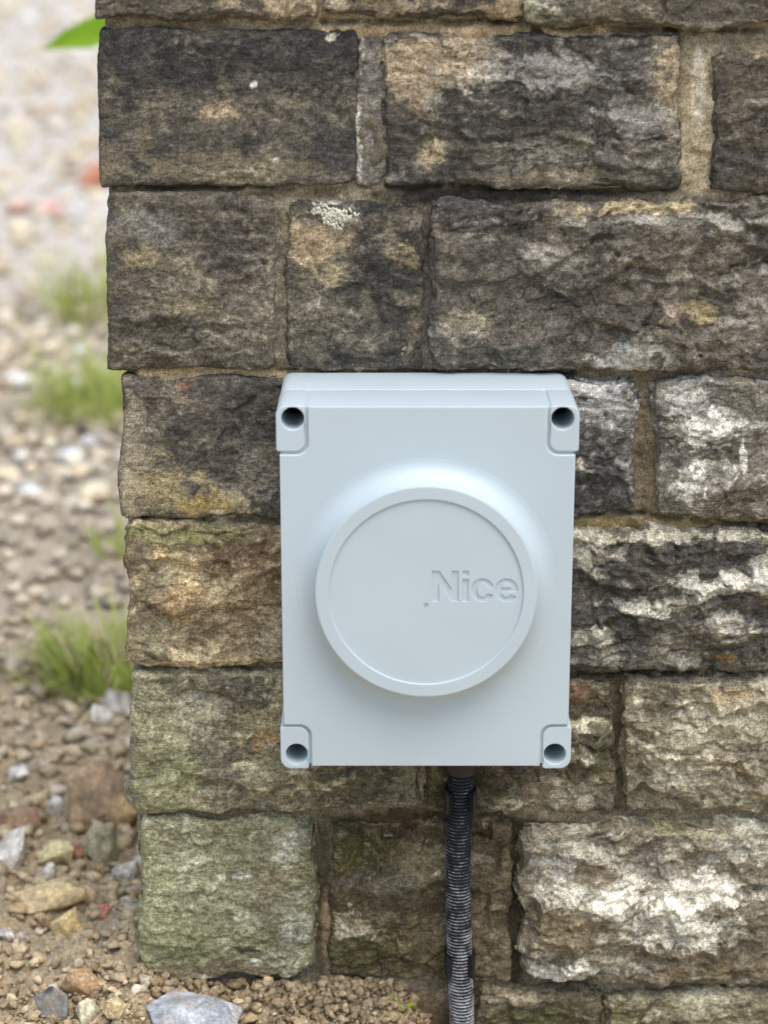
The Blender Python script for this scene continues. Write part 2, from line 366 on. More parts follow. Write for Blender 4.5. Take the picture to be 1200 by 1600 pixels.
make_stone(Q(684, 322, 1390, 574, 0, -10, 2, 0), 10, prot=0.018, rad=0.010, rough=0.75, layer=0.35, facet=0.85, wob=0.003, base=(90, 82, 68), dark=(56, 52, 46), light=(140, 130, 112), lightk=0.5, darkk=0.6,
           patches=[(980, 325, 90, 14, (158, 140, 100), 0.85), (760, 330, 100, 30, (58, 54, 52), 0.6), (1048, 492, 18, 16, (150, 130, 108), 0.8, 0.4), (1100, 492, 20, 18, (158, 140, 96), 0.8, 0.4), (985, 560, 40, 22, (176, 172, 158), 0.55), (725, 500, 40, 12, (138, 128, 96), 0.5), (1180, 470, 40, 40, (160, 154, 138), 0.4), (1010, 345, 160, 10, (180, 174, 156), 0.35), (850, 400, 40, 20, (160, 154, 140), 0.3)],
           ledges=[([(740, 355), (800, 340), (860, 350)], 2, 30, 6), ([(800, 400), (900, 385), (1010, 372)], 3.0, 40, 6), ([(880, 430), (960, 400), (1060, 395)], 2.5, 40, 6), ([(960, 490), (1040, 520), (1110, 565)], 3, 40, 6), ([(1080, 340), (1150, 350), (1230, 340)], 2.5, 40, 6), ([(1120, 430), (1180, 415), (1240, 425)], 3, 40, 6)])
# third course
make_stone(Q(189, 592, 560, 806, 0, 8, -2, 0), 11, depth=0.36, corner=True, prot=0.014, rad=0.008, rough=0.4, layer=0.3, facet=0.25, wob=0.0025, base=(94, 86, 72), dark=(52, 50, 46), light=(140, 128, 104), darkk=0.75,
           patches=[(290, 600, 14, 10, RUST, 0.6, 0.4), (255, 760, 60, 36, (140, 126, 84), 0.7), (340, 790, 60, 16, (146, 124, 62), 0.7), (337, 803, 12, 7, (215, 205, 180), 0.9, 0.4), (400, 770, 30, 30, (160, 152, 136), 0.35, 1.2), (205, 700, 14, 110, (150, 138, 110), 0.5), (330, 640, 60, 40, BLK, 0.4)])
make_stone(Q(576, 600, 756, 800), 12, step=0.003, **DK)
make_stone(Q(772, 600, 990, 797, 0, 0, 0, 4), 13, prot=0.016, rad=0.010, rough=0.8, facet=0.7, base=(92, 88, 80), dark=(46, 46, 46), light=(170, 166, 156), lightk=0.5, darkk=0.7,
           patches=[(945, 630, 55, 38, (205, 200, 188), 0.7, 0.9), (905, 725, 18, 14, (205, 196, 168), 0.8), (945, 760, 60, 40, BLK, 0.7), (940, 680, 60, 24, BLK, 0.4)],  # pale patch: lime and raking light, both put into the tint
           ledges=[([(890, 735), (930, 728), (985, 740)], 3, 30, 6)])
make_stone(Q(1027, 598, 1390, 812, 0, 0, 12, -8), 14, prot=0.019, rad=0.010, rough=0.7, layer=0.3, facet=0.6, base=(104, 97, 84), dark=(66, 62, 54), light=(180, 174, 158), lightk=0.5, darkk=0.45,
           patches=[(1080, 640, 50, 40, (200, 196, 182), 0.65, 1.0), (1110, 660, 60, 26, (215, 210, 194), 0.75, 0.9), (1090, 770, 22, 40, (220, 214, 196), 0.8, 0.8), (1120, 740, 30, 16, (220, 214, 196), 0.7, 0.8), (1161, 720, 5, 30, (222, 216, 198), 0.9, 0.35), (1160, 790, 60, 40, (84, 74, 56), 0.7), (1170, 620, 50, 30, (96, 90, 70), 0.6)],  # whitish patches: part lime, part ledge light painted in
           ledges=[([(1030, 690), (1080, 668), (1180, 655)], 3, 40, 6), ([(1050, 715), (1090, 740), (1150, 738)], 2.5, 30, 5), ([(1080, 790), (1120, 750), (1160, 735)], 3, 40, 6)])
# fourth course
make_stone(Q(197, 824, 600, 1040, 0, 6, 2, -4), 15, depth=0.30, corner=True, prot=0.018, rad=0.014, rough=0.75, layer=0.55, facet=0.6, wob=0.003, base=(130, 114, 84), dark=(78, 66, 50), light=(178, 160, 118), lightk=0.6, darkk=0.55,
           patches=[(290, 835, 100, 16, (110, 110, 62), 0.7), (250, 870, 14, 14, (172, 142, 92), 0.7), (285, 900, 30, 30, (186, 166, 118), 0.7), (370, 870, 60, 26, (84, 62, 44), 0.7), (410, 850, 30, 16, (98, 72, 50), 0.5), (400, 930, 40, 60, (112, 86, 58), 0.4), (280, 940, 40, 20, (160, 128, 82), 0.5), (240, 900, 24, 30, (110, 106, 84), 0.5), (230, 1000, 40, 30, (110, 108, 78), 0.45), (425, 1000, 20, 30, (180, 170, 140), 0.5)])
make_stone(Q(620, 838, 1390, 1042, 0, -4, 0, 0), 16, prot=0.018, rad=0.009, rough=0.8, layer=0.25, facet=0.9, base=(84, 78, 66), dark=(48, 46, 43), light=(146, 138, 118), lightk=0.4, darkk=0.75,
           patches=[(1040, 838, 170, 6, (206, 200, 168), 0.6, 1.0), (1140, 910, 80, 16, (214, 208, 184), 0.8, 0.6), (1190, 890, 30, 24, (216, 210, 188), 0.8, 0.6), (1010, 944, 60, 9, (214, 208, 184), 0.75, 0.6), (930, 985, 20, 16, (200, 194, 170), 0.6), (930, 870, 30, 20, (176, 168, 146), 0.5), (1135, 972, 40, 20, (186, 178, 156), 0.5), (1130, 1025, 20, 6, (150, 110, 60), 0.6, 0.5), (1000, 1025, 80, 14, (170, 164, 142), 0.4)],  # pale bands along the ledges: lime with lit edges painted on
           ledges=[([(900, 865), (940, 850), (980, 860)], 2.5, 30, 6), ([(1000, 870), (1060, 862), (1120, 862)], 3, 40, 6), ([(915, 990), (950, 948), (1060, 940), (1090, 922), (1200, 885), (1300, 870)], 7, 60, 6), ([(1100, 955), (1150, 990), (1210, 960)], 4, 40, 6), ([(900, 1020), (990, 1008), (1100, 1020)], 2.5, 40, 6)])
# fifth course
make_stone(Q(203, 1054, 652, 1266, 0, 10, 0, 2), 17, depth=0.34, corner=True, prot=0.019, rad=0.015, rough=0.75, layer=0.7, facet=0.6, wob=0.003, base=(124, 117, 88), dark=(72, 68, 54), light=(172, 164, 130), lightk=0.65, darkk=0.5,
           patches=[(250, 1140, 60, 80, ALG, 0.6), (270, 1220, 50, 40, (124, 124, 80), 0.6), (380, 1080, 60, 24, (74, 66, 56), 0.7), (345, 1180, 40, 50, (78, 72, 62), 0.6), (310, 1110, 40, 20, (176, 168, 144), 0.5), (560, 1220, 70, 50, (66, 58, 44), 0.7), (450, 1240, 60, 20, (108, 94, 70), 0.5), (415, 1150, 16, 14, OCHRE, 0.5)])
make_stone(Q(672, 1064, 955, 1262, 0, 0, 6, 0), 18, prot=0.015, rad=0.012, rough=0.8, layer=0.4, facet=0.8, base=(96, 86, 66), dark=(52, 47, 38), light=(176, 164, 130), lightk=0.5, darkk=0.65,
           patches=[(910, 1080, 30, 14, (122, 92, 66), 0.6), (920, 1135, 36, 10, (200, 190, 158), 0.8, 0.5), (915, 1155, 40, 14, (88, 82, 72), 0.7), (905, 1180, 30, 10, (196, 188, 160), 0.6, 0.6), (800, 1250, 60, 14, (150, 144, 110), 0.6), (880, 1240, 60, 20, (170, 164, 140), 0.4), (760, 1225, 60, 30, (60, 52, 36), 0.7), (940, 1180, 16, 60, MOSS, 0.5), (690, 1230, 30, 40, MOSS, 0.5)],
           ledges=[([(890, 1140), (920, 1132), (955, 1142)], 6, 30, 5), ([(880, 1172), (910, 1170), (945, 1182)], 5, 30, 5)])
make_stone(Q(978, 1066, 1390, 1268, 0, 0, 4, -4), 19, prot=0.018, rad=0.011, rough=0.9, layer=0.4, facet=0.8, base=(120, 110, 86), dark=(72, 66, 54), light=(190, 180, 148), lightk=0.65, darkk=0.5,
           patches=[(1120, 1085, 60, 12, (160, 134, 92), 0.6), (995, 1100, 10, 24, (200, 192, 168), 0.7), (1100, 1130, 110, 30, (176, 168, 138), 0.45), (1090, 1240, 80, 16, (140, 132, 108), 0.5), (1040, 1200, 50, 20, (190, 182, 158), 0.4)],
           ledges=[([(990, 1130), (1080, 1118), (1200, 1125)], 4, 40, 6), ([(1000, 1180), (1090, 1172), (1220, 1180)], 4, 40, 6), ([(1000, 1220), (1080, 1225), (1220, 1215)], 3, 40, 6)])
# sixth course
make_stone(Q(214, 1282, 492, 1532, 0, 6, -4, 0), 20, roundc=(0.034, 0.030, 0.012, 0.012), depth=0.30, corner=True, prot=0.020, rad=0.016, rough=0.6, layer=0.6, facet=0.35, wob=0.0035, base=(128, 124, 92), dark=(88, 84, 60), light=(172, 168, 136), lightk=0.65, darkk=0.5,
           patches=[(455, 1310, 24, 20, (196, 192, 170), 0.7, 0.9), (435, 1340, 14, 10, (200, 196, 178), 0.7, 0.7), (380, 1372, 16, 8, (200, 204, 184), 0.8, 0.5), (470, 1440, 24, 20, (190, 192, 172), 0.5, 1.0), (425, 1380, 40, 40, (120, 104, 80), 0.5), (300, 1480, 70, 50, (108, 108, 66), 0.6), (400, 1505, 9, 3, (205, 210, 196), 0.9, 0.2), (384, 1484, 12, 7, (60, 54, 40), 0.9, 0.3), (250, 1400, 40, 90, (132, 132, 92), 0.6), (480, 1320, 20, 60, (80, 76, 44), 0.5), (330, 1520, 120, 12, (110, 92, 66), 0.7)])
make_stone(Q(520, 1286, 798, 1530, 0, 0, 0, -4), 21, prot=0.014, rad=0.012, rough=0.7, layer=0.35, facet=0.75, base=(92, 80, 56), dark=(54, 47, 32), light=(140, 126, 92), lightk=0.4, darkk=0.65,
           patches=[(560, 1320, 60, 40, MOSS, 0.75), (560, 1470, 60, 60, (70, 66, 32), 0.65), (665, 1350, 36, 40, (120, 110, 78), 0.75, 0.5), (678, 1362, 6, 4, (205, 190, 160), 0.9, 0.2), (560, 1440, 30, 18, (186, 172, 140), 0.7, 0.9), (600, 1375, 60, 12, (120, 112, 92), 0.5), (770, 1400, 30, 80, (84, 72, 50), 0.5), (650, 1500, 60, 30, (86, 78, 40), 0.5), (690, 1300, 90, 18, (56, 46, 28), 0.6)],
           ledges=[([(560, 1385), (600, 1362), (660, 1372)], 5, 40, 6), ([(530, 1425), (590, 1418), (640, 1440)], 4, 40, 6)])
make_stone(Q(811, 1290, 1390, 1545, 14, -4, 0, -14), 22, roundc=(0.034, 0, 0, 0.026), prot=0.024, rad=0.014, rough=0.8, layer=0.25, facet=0.9, base=(112, 102, 80), dark=(68, 62, 50), light=(184, 176, 152), lightk=0.5, darkk=0.55,
           patches=[(910, 1350, 60, 40, (178, 172, 152), 0.6, 0.9), (930, 1405, 90, 22, (222, 216, 196), 0.85, 0.7), (990, 1370, 24, 24, (215, 208, 186), 0.8), (930, 1365, 26, 20, (120, 104, 76), 0.8, 0.4), (1090, 1395, 90, 22, (224, 218, 198), 0.85, 0.8), (1160, 1320, 50, 40, (205, 200, 178), 0.6), (1070, 1450, 80, 30, (220, 214, 192), 0.8, 0.8), (880, 1440, 60, 36, (112, 98, 66), 0.8, 0.4), (880, 1520, 60, 16, (214, 210, 194), 0.75), (960, 1510, 60, 14, (190, 186, 166), 0.6), (1020, 1345, 40, 30, (92, 84, 74), 0.7), (1000, 1440, 24, 16, (84, 76, 62), 0.6), (1120, 1510, 100, 36, (104, 90, 62), 0.7), (1060, 1295, 40, 10, (120, 118, 70), 0.6), (1100, 1305, 60, 8, (160, 154, 116), 0.5)],  # whitish ledges: lime deposit plus highlights painted into the colour
           ledges=[([(815, 1440), (850, 1415), (900, 1412), (970, 1412), (1000, 1375)], 6, 60, 7), ([(970, 1450), (1040, 1410), (1110, 1412), (1180, 1400), (1260, 1380)], 6, 50, 7), ([(990, 1470), (1060, 1480), (1150, 1450)], 5, 50, 7), ([(850, 1345), (920, 1330), (980, 1345)], 4, 40, 6), ([(860, 1510), (930, 1490), (1000, 1500)], 4, 40, 6)])
# footing course, half in the soil
make_stone(Q(222, 1552, 734, 1780), 23, depth=0.3, corner=True, prot=0.012, rad=0.014, step=0.003, base=(110, 92, 66), dark=(80, 66, 46))
make_stone(Q(748, 1550, 938, 1780, 0, 4), 24, prot=0.020, rad=0.014, rough=0.8, facet=0.7, base=(104, 94, 70), dark=(62, 54, 38), light=(170, 158, 124), lightk=0.5, patches=[(840, 1590, 80, 20, (74, 72, 36), 0.7), (790, 1558, 50, 8, (176, 160, 130), 0.6)])
make_stone(Q(952, 1556, 1400, 1780, 6, 0), 25, prot=0.024, rad=0.016, rough=0.8, facet=0.7, base=(124, 114, 86), dark=(76, 68, 48), light=(176, 166, 132), lightk=0.6, patches=[(970, 1585, 40, 20, MOSS, 0.6), (1100, 1570, 60, 14, (176, 170, 136), 0.5)])
# the wall runs on to the right
for k, (y0, y1) in enumerate([(-420, -190), (-172, 36), (60, 295), (318, 574), (598, 812), (836, 1042), (1064, 1266), (1290, 1545), (1560, 1780)]):
    x = [1556, 1346, 1436, 1406, 1406, 1406, 1406, 1406, 1416][k]
    for j, wdt in enumerate((360+40*(k % 3), 420-50*(k % 2))):
        make_stone(Q(x, y0, x+wdt, y1), 60+k*3+j, step=0.0035, prot=0.016, rad=0.010, facet=0.6, base=(92, 84, 68)); x += wdt+18

# mortar bed: one sheet over the front that turns the corner on the left
xs_f = np.concatenate([np.arange(-0.262, 0.36, 0.0016), np.arange(0.361, 1.05, 0.02)])
zs = np.concatenate([np.arange(-0.22, -0.02, 0.01), np.arange(-0.02, 0.90, 0.0016), np.arange(0.90, float(P(600, -424, -0.02)[1]), 0.01)])
xl = np.array([P(px, py, 0.0) for px, py in ((150, -420), (160, 0), (166, 300), (206, 580), (205, 815), (213, 1048), (224, 1276), (230, 1540), (232, 1780))])
o_ = np.argsort(xl[:, 1]); xl = xl[o_]
U, V = np.meshgrid(np.arange(len(xs_f)), zs, indexing='ij')
left = np.interp(V, xl[:, 1], xl[:, 0])+0.002
X = left+(xs_f[U]-xs_f[0])
sp = np.stack([X.ravel(), np.zeros(X.size), V.ravel()], 1)
hm = 0.0045*fbm(sp*np.array([13, 1, 18]), 3, 71)+0.0034*fbm(sp*45, 3, 72, 0.6)-0.004*np.maximum(0, noise(sp*110, 77)-0.25)+0.003*np.maximum(0, noise(sp*80, 78)-0.2)+0.0015*fbm(sp*220, 2, 73, 0.7)+0.0010*fbm(sp*np.array([160, 1, 12]), 2, 74)
fv = np.column_stack([sp[:, 0], -0.0112-hm, sp[:, 2]])
e = np.exp(-(sp[:, 0]-left.ravel())/0.006); fv[:, 1] += 0.010*e**2
pxm, pym = proj(sp[:, 0], 0.0*sp[:, 0]-0.0085, sp[:, 2]); nzm = fbm(sp*60, 3, 76)
for pts in [[(200, 808), (330, 813), (440, 808)], [(890, 801), (970, 798), (1040, 807), (1200, 823), (1300, 828)], [(600, 289), (800, 292), (900, 300), (1060, 293)], [(500, 33), (700, 34), (815, 32)], [(830, 44), (1000, 46), (1300, 46)], [(160, 289), (300, 291), (430, 289)], [(420, 580), (700, 581), (900, 582)], [(900, 1048), (1050, 1050), (1250, 1050)], [(205, 1046), (330, 1047), (430, 1046)], [(820, 1540), (900, 1552), (1060, 1552), (1250, 1552)]]:
    pts = np.array(pts, float); yl = np.interp(pxm, pts[:, 0], pts[:, 1])+5*nzm
    on = sm(pts[0, 0]-4, pts[0, 0]+8, pxm)*sm(pts[-1, 0]+4, pts[-1, 0]-8, pxm)
    fv[:, 1] += 0.012*on*np.exp(-((pym-yl)/3.6)**2)*sm(-0.5, 0.1, nzm)
front_q = grid_quads(len(xs_f), len(zs))
# side sheet
ys = np.concatenate([[0.0], np.cumsum(np.full(36, 0.011))])
nside = len(ys)
i0 = np.arange(len(zs))            # first column of the front
sv = [fv[i0]]
for y in ys[1:]:
    s3 = np.column_stack([np.zeros(len(zs)), np.full(len(zs), y), zs])
    sv.append(np.column_stack([fv[i0, 0]-0.002*fbm(s3*40, 2, 75), fv[i0, 1]+y, zs]))
sv = np.concatenate(sv[::-1])
side_q = grid_quads(nside, len(zs), len(fv))
allv = np.concatenate([fv, sv])
me = new_mesh('mortar', allv, np.concatenate([front_q, side_q]))
sp = allv*1.0
a = fbm(sp*12, 4, 80, 0.6); b2 = fbm(sp*np.array([40, 40, 60]), 4, 81, 0.65); d3 = fbm(sp*140, 2, 82)
px, py = proj(allv[:, 0], 0.0, allv[:, 2])
col = np.broadcast_to(lin(122, 112, 92), (len(allv), 3)).copy()
def mixc(k, cc):
    global col
    col = col*(1-k[:, None])+lin(*cc)*k[:, None]
mixc(0.75*sm(-0.15, 0.35, a+0.4*b2), (88, 78, 61)); mixc(0.45*sm(0.2, 0.6, b2-0.4*a), (170, 154, 122))
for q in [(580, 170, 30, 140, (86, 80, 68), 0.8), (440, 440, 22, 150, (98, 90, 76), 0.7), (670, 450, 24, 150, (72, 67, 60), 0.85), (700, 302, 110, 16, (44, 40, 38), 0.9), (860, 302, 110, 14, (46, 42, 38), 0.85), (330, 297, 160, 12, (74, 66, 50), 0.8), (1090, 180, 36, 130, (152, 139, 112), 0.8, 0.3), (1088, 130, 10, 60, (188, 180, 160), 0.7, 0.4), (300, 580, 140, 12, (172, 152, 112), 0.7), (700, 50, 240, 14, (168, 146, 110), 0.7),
          (1010, 700, 20, 130, (98, 86, 66), 0.8), (1000, 815, 140, 14, (140, 122, 78), 0.7), (290, 1045, 120, 10, (120, 112, 72), 0.7), (350, 1272, 150, 10, (116, 106, 76), 0.6), (505, 1400, 18, 140, (58, 52, 30), 0.85), (512, 1450, 8, 60, (150, 128, 100), 0.6), (800, 1288, 140, 18, (40, 36, 18), 0.95), (805, 1420, 18, 150, (42, 36, 22), 0.95), (640, 1274, 130, 16, (50, 40, 22), 0.9), (965, 1160, 16, 130, (48, 44, 30), 0.9), (700, 1545, 120, 12, (106, 90, 66), 0.7), (1000, 1052, 180, 14, (74, 62, 48), 0.85), (1120, 1278, 120, 10, (116, 110, 80), 0.6)]:  # dark lower joints: moss plus deep shade painted into the mortar colour
    nm = q[6] if len(q) > 6 else 0.6
    mixc(q[5]*patch_mask(px, py, q[0], q[1], q[2], q[3], a+0.6*b2, 0.45, nm), q[4])
col = col*(1+0.3*d3)[:, None]
set_col(me, col*1.45)
obj('mortar', me, M_mortar, wall)

# ------------------------------------------------------------------ lumps: rocks, gravel, lichen
def rock_shape(sub, seed, cuts=7, cutd=0.42, rough=0.05):
    """broken stone: the hull of a few random points; finer ones are subdivided and roughened"""
    rs = np.random.RandomState(seed)
    bm = bmesh.new(); npt = 9+cuts//2
    pts = rs.normal(size=(npt, 3)); pts /= np.linalg.norm(pts, axis=1)[:, None]
    pts = np.sign(pts)*np.abs(pts)**0.75*(0.8+0.3*rs.rand(npt, 1))
    for q in pts: bm.verts.new(q)
    r = bmesh.ops.convex_hull(bm, input=bm.verts)
    bmesh.ops.delete(bm, geom=[g for g in bm.verts if not g.link_faces], context='VERTS')
    if sub > 2:
        bmesh.ops.subdivide_edges(bm, edges=bm.edges, cuts=2, use_grid_fill=True); bmesh.ops.triangulate(bm, faces=bm.faces)
        bmesh.ops.subdivide_edges(bm, edges=bm.edges, cuts=4, use_grid_fill=True); bmesh.ops.triangulate(bm, faces=bm.faces)
        for k in range(3): bmesh.ops.smooth_vert(bm, verts=bm.verts, factor=0.5, use_axis_x=True, use_axis_y=True, use_axis_z=True)
    elif sub == 2:
        bmesh.ops.subdivide_edges(bm, edges=bm.edges, cuts=1, use_grid_fill=True); bmesh.ops.triangulate(bm, faces=bm.faces)
    bmesh.ops.recalc_face_normals(bm, faces=bm.faces)
    bm.verts.index_update()
    v = np.array([x.co[:] for x in bm.verts]); f = np.array([[x.index for x in fc.verts] for fc in bm.faces]); bm.free()
    if sub > 1: v = v*(1+rough*fbm(v*2.2+seed, 3, seed % 50))[:, None]
    if sub > 2: v = v*(1+0.045*fbm(v*6+seed, 4, seed % 50+5, 0.65))[:, None]
    return v, f
def rot(seed, tilt=0.5):
    rs = np.random.RandomState(seed)
    a = rs.rand()*6.28; R = Matrix.Rotation(a, 3, 'Z') @ Matrix.Rotation(rs.normal()*tilt, 3, 'X') @ Matrix.Rotation(rs.normal()*tilt, 3, 'Y')
    return np.array(R)
def rock(px, py, wpx, hpx, cc, label, seed, lift=0.45, tilt=0.0, cuts=8, dep=0.9, cc2=None, sub=4, name='rock', cat='rock', yaw=0.0, z0=0.0, group=None):
    """px, py: centre in the photograph, on the ground"""
    x, y, s = PG(px, py+hpx*0.25, z0); x = float(x); y = float(y)
    z = float(ground_z(np.array([x]), np.array([y]))[0])
    x, y, s = PG(px, py+hpx*0.25, z); x = float(x); y = float(y)
    w_ = wpx/3400*s/2; h_ = hpx/3400*s/2
    v, f = rock_shape(sub, seed, cuts+5)
    cc = np.minimum(np.array(cc)*1.2+10, (228, 220, 204)); cc2 = None if cc2 is None else np.array(cc2)*1.1
    ex = v.max(0)-v.min(0); v = (v-(v.max(0)+v.min(0))/2)/(ex/2)
    v = v*np.array([w_, w_*dep, h_*1.05])
    R = np.array(Matrix.Rotation(yaw, 3, 'Z') @ Matrix.Rotation(tilt, 3, 'Y')); v = v@R.T
    me = new_mesh(name, v, tris=f, smooth=False)
    k = sm(-0.2, 0.4, fbm(v*40+seed, 3, seed % 40))[:, None]
    c2 = lin(*(cc2 if cc2 is not None else [q*0.84 for q in cc]))
    col = lin(*cc)*(1-k)+c2*k
    k = (0.45*sm(-0.1, 0.5, fbm(v*70+seed, 3, seed % 30+9)))[:, None]; col = col*(1-k)+lin(164, 147, 120)*k
    set_col(me, col*(1+0.35*fbm(v*160+seed, 2, 3))[:, None])
    me.polygons.foreach_set('use_smooth', np.ones(len(me.polygons), bool))
    o = obj(name, me, M_rock, label=label, cat=cat, group=group)
    o.location = (x, y, z+h_*lift+0.006)
    return o
rock(305, 1596, 150, 62, (122, 124, 126), 'rough blue grey rock half in the bottom edge at the wall foot', 101, cc2=(176, 178, 178), cuts=9)
rock(418, 1546, 20, 26, (176, 152, 104), 'small upright tan stone chip in front of the mossy corner stone', 102, lift=0.6, cuts=9)
rock(500, 1532, 32, 24, (150, 132, 104), 'larger smooth brown pebble of the pair at the wall foot', 103, cuts=3, lift=0.6)
rock(531, 1539, 28, 26, (146, 130, 96), 'rounder olive pebble of the pair at the wall foot', 104, cuts=3, lift=0.6)
rock(146, 1262, 92, 104, (150, 126, 98), 'biggest brown angular rock left of the wall, tall and upright', 105, tilt=0.3, cuts=7, lift=0.75)
rock(198, 1280, 52, 78, (152, 126, 88), 'orange brown slab leaning against the wall corner', 106, tilt=0.35, cuts=9, dep=0.6, lift=0.75)
rock(163, 1342, 54, 84, (150, 142, 112), 'grey wedge shaped stone standing on end beside the wall', 107, tilt=0.1, cuts=9, dep=0.6, lift=0.8)
rock(80, 1412, 120, 52, (176, 156, 116), 'long flat yellow stone lying at a slant', 108, tilt=-0.35, cuts=10, dep=0.55, lift=0.6)
rock(88, 1346, 60, 42, (184, 168, 124), 'pale yellow lump next to a small red chip', 109, cuts=6, lift=0.6)
rock(122, 1343, 26, 24, (134, 92, 78), 'small dull red chip against the pale yellow lump', 110, cuts=6, lift=0.8)
rock(77, 1374, 24, 34, (228, 226, 220), 'small clean white pebble standing between yellow stones', 111, cuts=5, tilt=0.3, lift=0.7)
rock(12, 1338, 60, 70, (216, 216, 214), 'large white quartz rock at the left picture edge', 112, cuts=7)
rock(197, 1377, 44, 44, (186, 176, 160), 'pale topped stone touching the bottom corner of the wall', 113, cuts=8, lift=0.6)
rock(172, 1409, 28, 30, (150, 136, 108), 'small tan grey pebble above the red brick chip', 114, cuts=7, lift=0.7)
rock(163, 1438, 30, 22, (150, 92, 76), 'red brick chip lying near the wall corner', 115, cuts=8, lift=0.6)
rock(103, 1451, 46, 44, (176, 156, 112), 'blocky cream stone below the long yellow stone', 116, cuts=8, lift=0.6)
rock(74, 1449, 24, 28, (140, 118, 90), 'small brown stone left of the blocky cream stone', 117, cuts=8)
rock(127, 1461, 20, 18, (176, 146, 92), 'tiny yellow pebble right of the blocky cream stone', 118, cuts=4)
rock(130, 1541, 62, 46, (156, 124, 90), 'orange brown wedge of rock lying on the soil', 119, cuts=9, tilt=0.3, dep=0.6)
rock(138, 1588, 40, 32, (180, 170, 140), 'pale cream stone at the bottom edge, left of two', 120, cuts=7)
rock(180, 1582, 38, 30, (170, 150, 112), 'tan stone at the bottom edge, right of two', 121, cuts=7)
rock(82, 1578, 60, 56, (104, 102, 98), 'dark grey crumbly lump at the bottom left', 122, cuts=4, cc2=(70, 70, 72))
rock(30, 1290, 74, 36, (130, 104, 80), 'flat dark brown slab near the left picture edge', 123, cuts=8, tilt=-0.15, dep=0.6)
rock(12, 1468, 28, 22, (214, 208, 198), 'small white stone at the left edge above brown soil', 124, cuts=7)
rock(36, 1473, 26, 18, (150, 136, 122), 'flat grey pebble beside the small white edge stone', 125, cuts=5)
rock(184, 1108, 42, 50, (196, 194, 186), 'upper of two whitish stones below the grass tuft', 126, cuts=7)
rock(160, 1128, 36, 42, (196, 196, 186), 'lower of two whitish stones below the grass tuft', 127, cuts=7)
rock(30, 1218, 34, 22, (196, 196, 198), 'blue white stone lying among tan gravel', 128, cuts=7)
rock(88, 1268, 32, 32, (180, 180, 178), 'pale grey pebble left of the biggest brown rock', 129, cuts=6)
rock(150, 282, 60, 46, (168, 112, 84), 'orange brick fragment out of focus behind the wall edge', 130, cuts=8, lift=0.5)
rock(30, 328, 48, 26, (190, 150, 136), 'left of two pink blurred stones on the track', 131, cuts=7)
rock(80, 330, 40, 28, (186, 142, 132), 'right of two pink blurred stones on the track', 132, cuts=7)
rock(100, 585, 34, 24, (208, 200, 186), 'white blurred pebble beside the grass behind the wall', 133, cuts=6)
rock(72, 582, 26, 20, (214, 210, 200), 'rounder white blurred pebble left of another by the grass', 134, cuts=6)

rs = np.random.RandomState(5)
pal = [lin(*c_) for c_ in [(172, 152, 122), (184, 168, 136), (158, 138, 110), (192, 178, 150), (172, 166, 156), (204, 198, 186), (150, 138, 122), (170, 148, 108), (176, 152, 124), (214, 208, 198), (140, 134, 124), (180, 162, 128)]]
def scatter(name, spots, sizes, cols, mat_, sub=1, flat=0.55, sink=0.25, seed=0, **kw):
    shapes = [rock_shape(sub, 300+seed+k, 4) for k in range(14)]
    V = []; T = []; C = []; off = 0
    z = ground_z(spots[:, 0], spots[:, 1])
    r_ = np.random.RandomState(seed+9)
    for k in range(len(spots)):
        v, f = shapes[k % 14]
        sc = sizes[k]*np.array([1, 0.6+0.4*r_.rand(), flat*(0.7+0.5*r_.rand())])
        a = r_.rand()*6.283; ca, sa = math.cos(a), math.sin(a)
        q = v*sc; t_ = r_.normal()*0.3; q = np.column_stack([q[:, 0], q[:, 1]-q[:, 2]*t_, q[:, 2]+q[:, 1]*t_])
        q = np.column_stack([q[:, 0]*ca-q[:, 1]*sa, q[:, 0]*sa+q[:, 1]*ca, q[:, 2]])
        q += np.array([spots[k, 0], spots[k, 1], z[k]+sizes[k]*(flat-sink)+0.005])
        V.append(q); T.append(f+off); off += len(v); C.append(np.broadcast_to(np.asarray(cols[k])*np.array([1.02, 1.0, 0.95]), (len(v), 3)))
    me = new_mesh(name, np.concatenate(V), tris=np.concatenate(T), smooth=False)
    set_col(me, np.concatenate(C))
    return obj(name, me, mat_, **kw)
def inside_wall(s): return (s[:, 0] > -0.226) & (s[:, 1] > -0.03) & (s[:, 1] < 0.42)
# gravel near the wall corner and along the track behind it
n_ = 6800
depth_ = 1.62+rs.rand(n_)**1.7*3.2
sx = -depth_*(0.04+0.21*rs.rand(n_)+0.5*np.maximum(0, rs.rand(n_)-0.7)**1.3*rs.rand(n_)*2); s1 = np.column_stack([sx, CAM[1]+depth_*1.0])
sz = (0.0016+0.0125*rs.rand(n_)**3.7)*np.interp(depth_, [1.6, 1.95, 3, 5], [0.6, 1.0, 1.5, 2.2])
m_ = 420                                             # broken rubble heaped beside the wall corner
dr = 1.80+rs.rand(m_)*0.85; xr = np.minimum(-dr*(0.105+0.12*rs.rand(m_)**1.2), -0.236)
s1 = np.concatenate([s1, np.column_stack([xr, CAM[1]+dr])]); sz = np.concatenate([sz, (0.0045+0.0115*rs.rand(m_)**1.8)*np.interp(dr, [1.8, 2.0], [0.6, 1.0])])
k_ = ~inside_wall(s1) & (s1[:, 1] > -0.3); s1, sz = s1[k_], sz[k_]
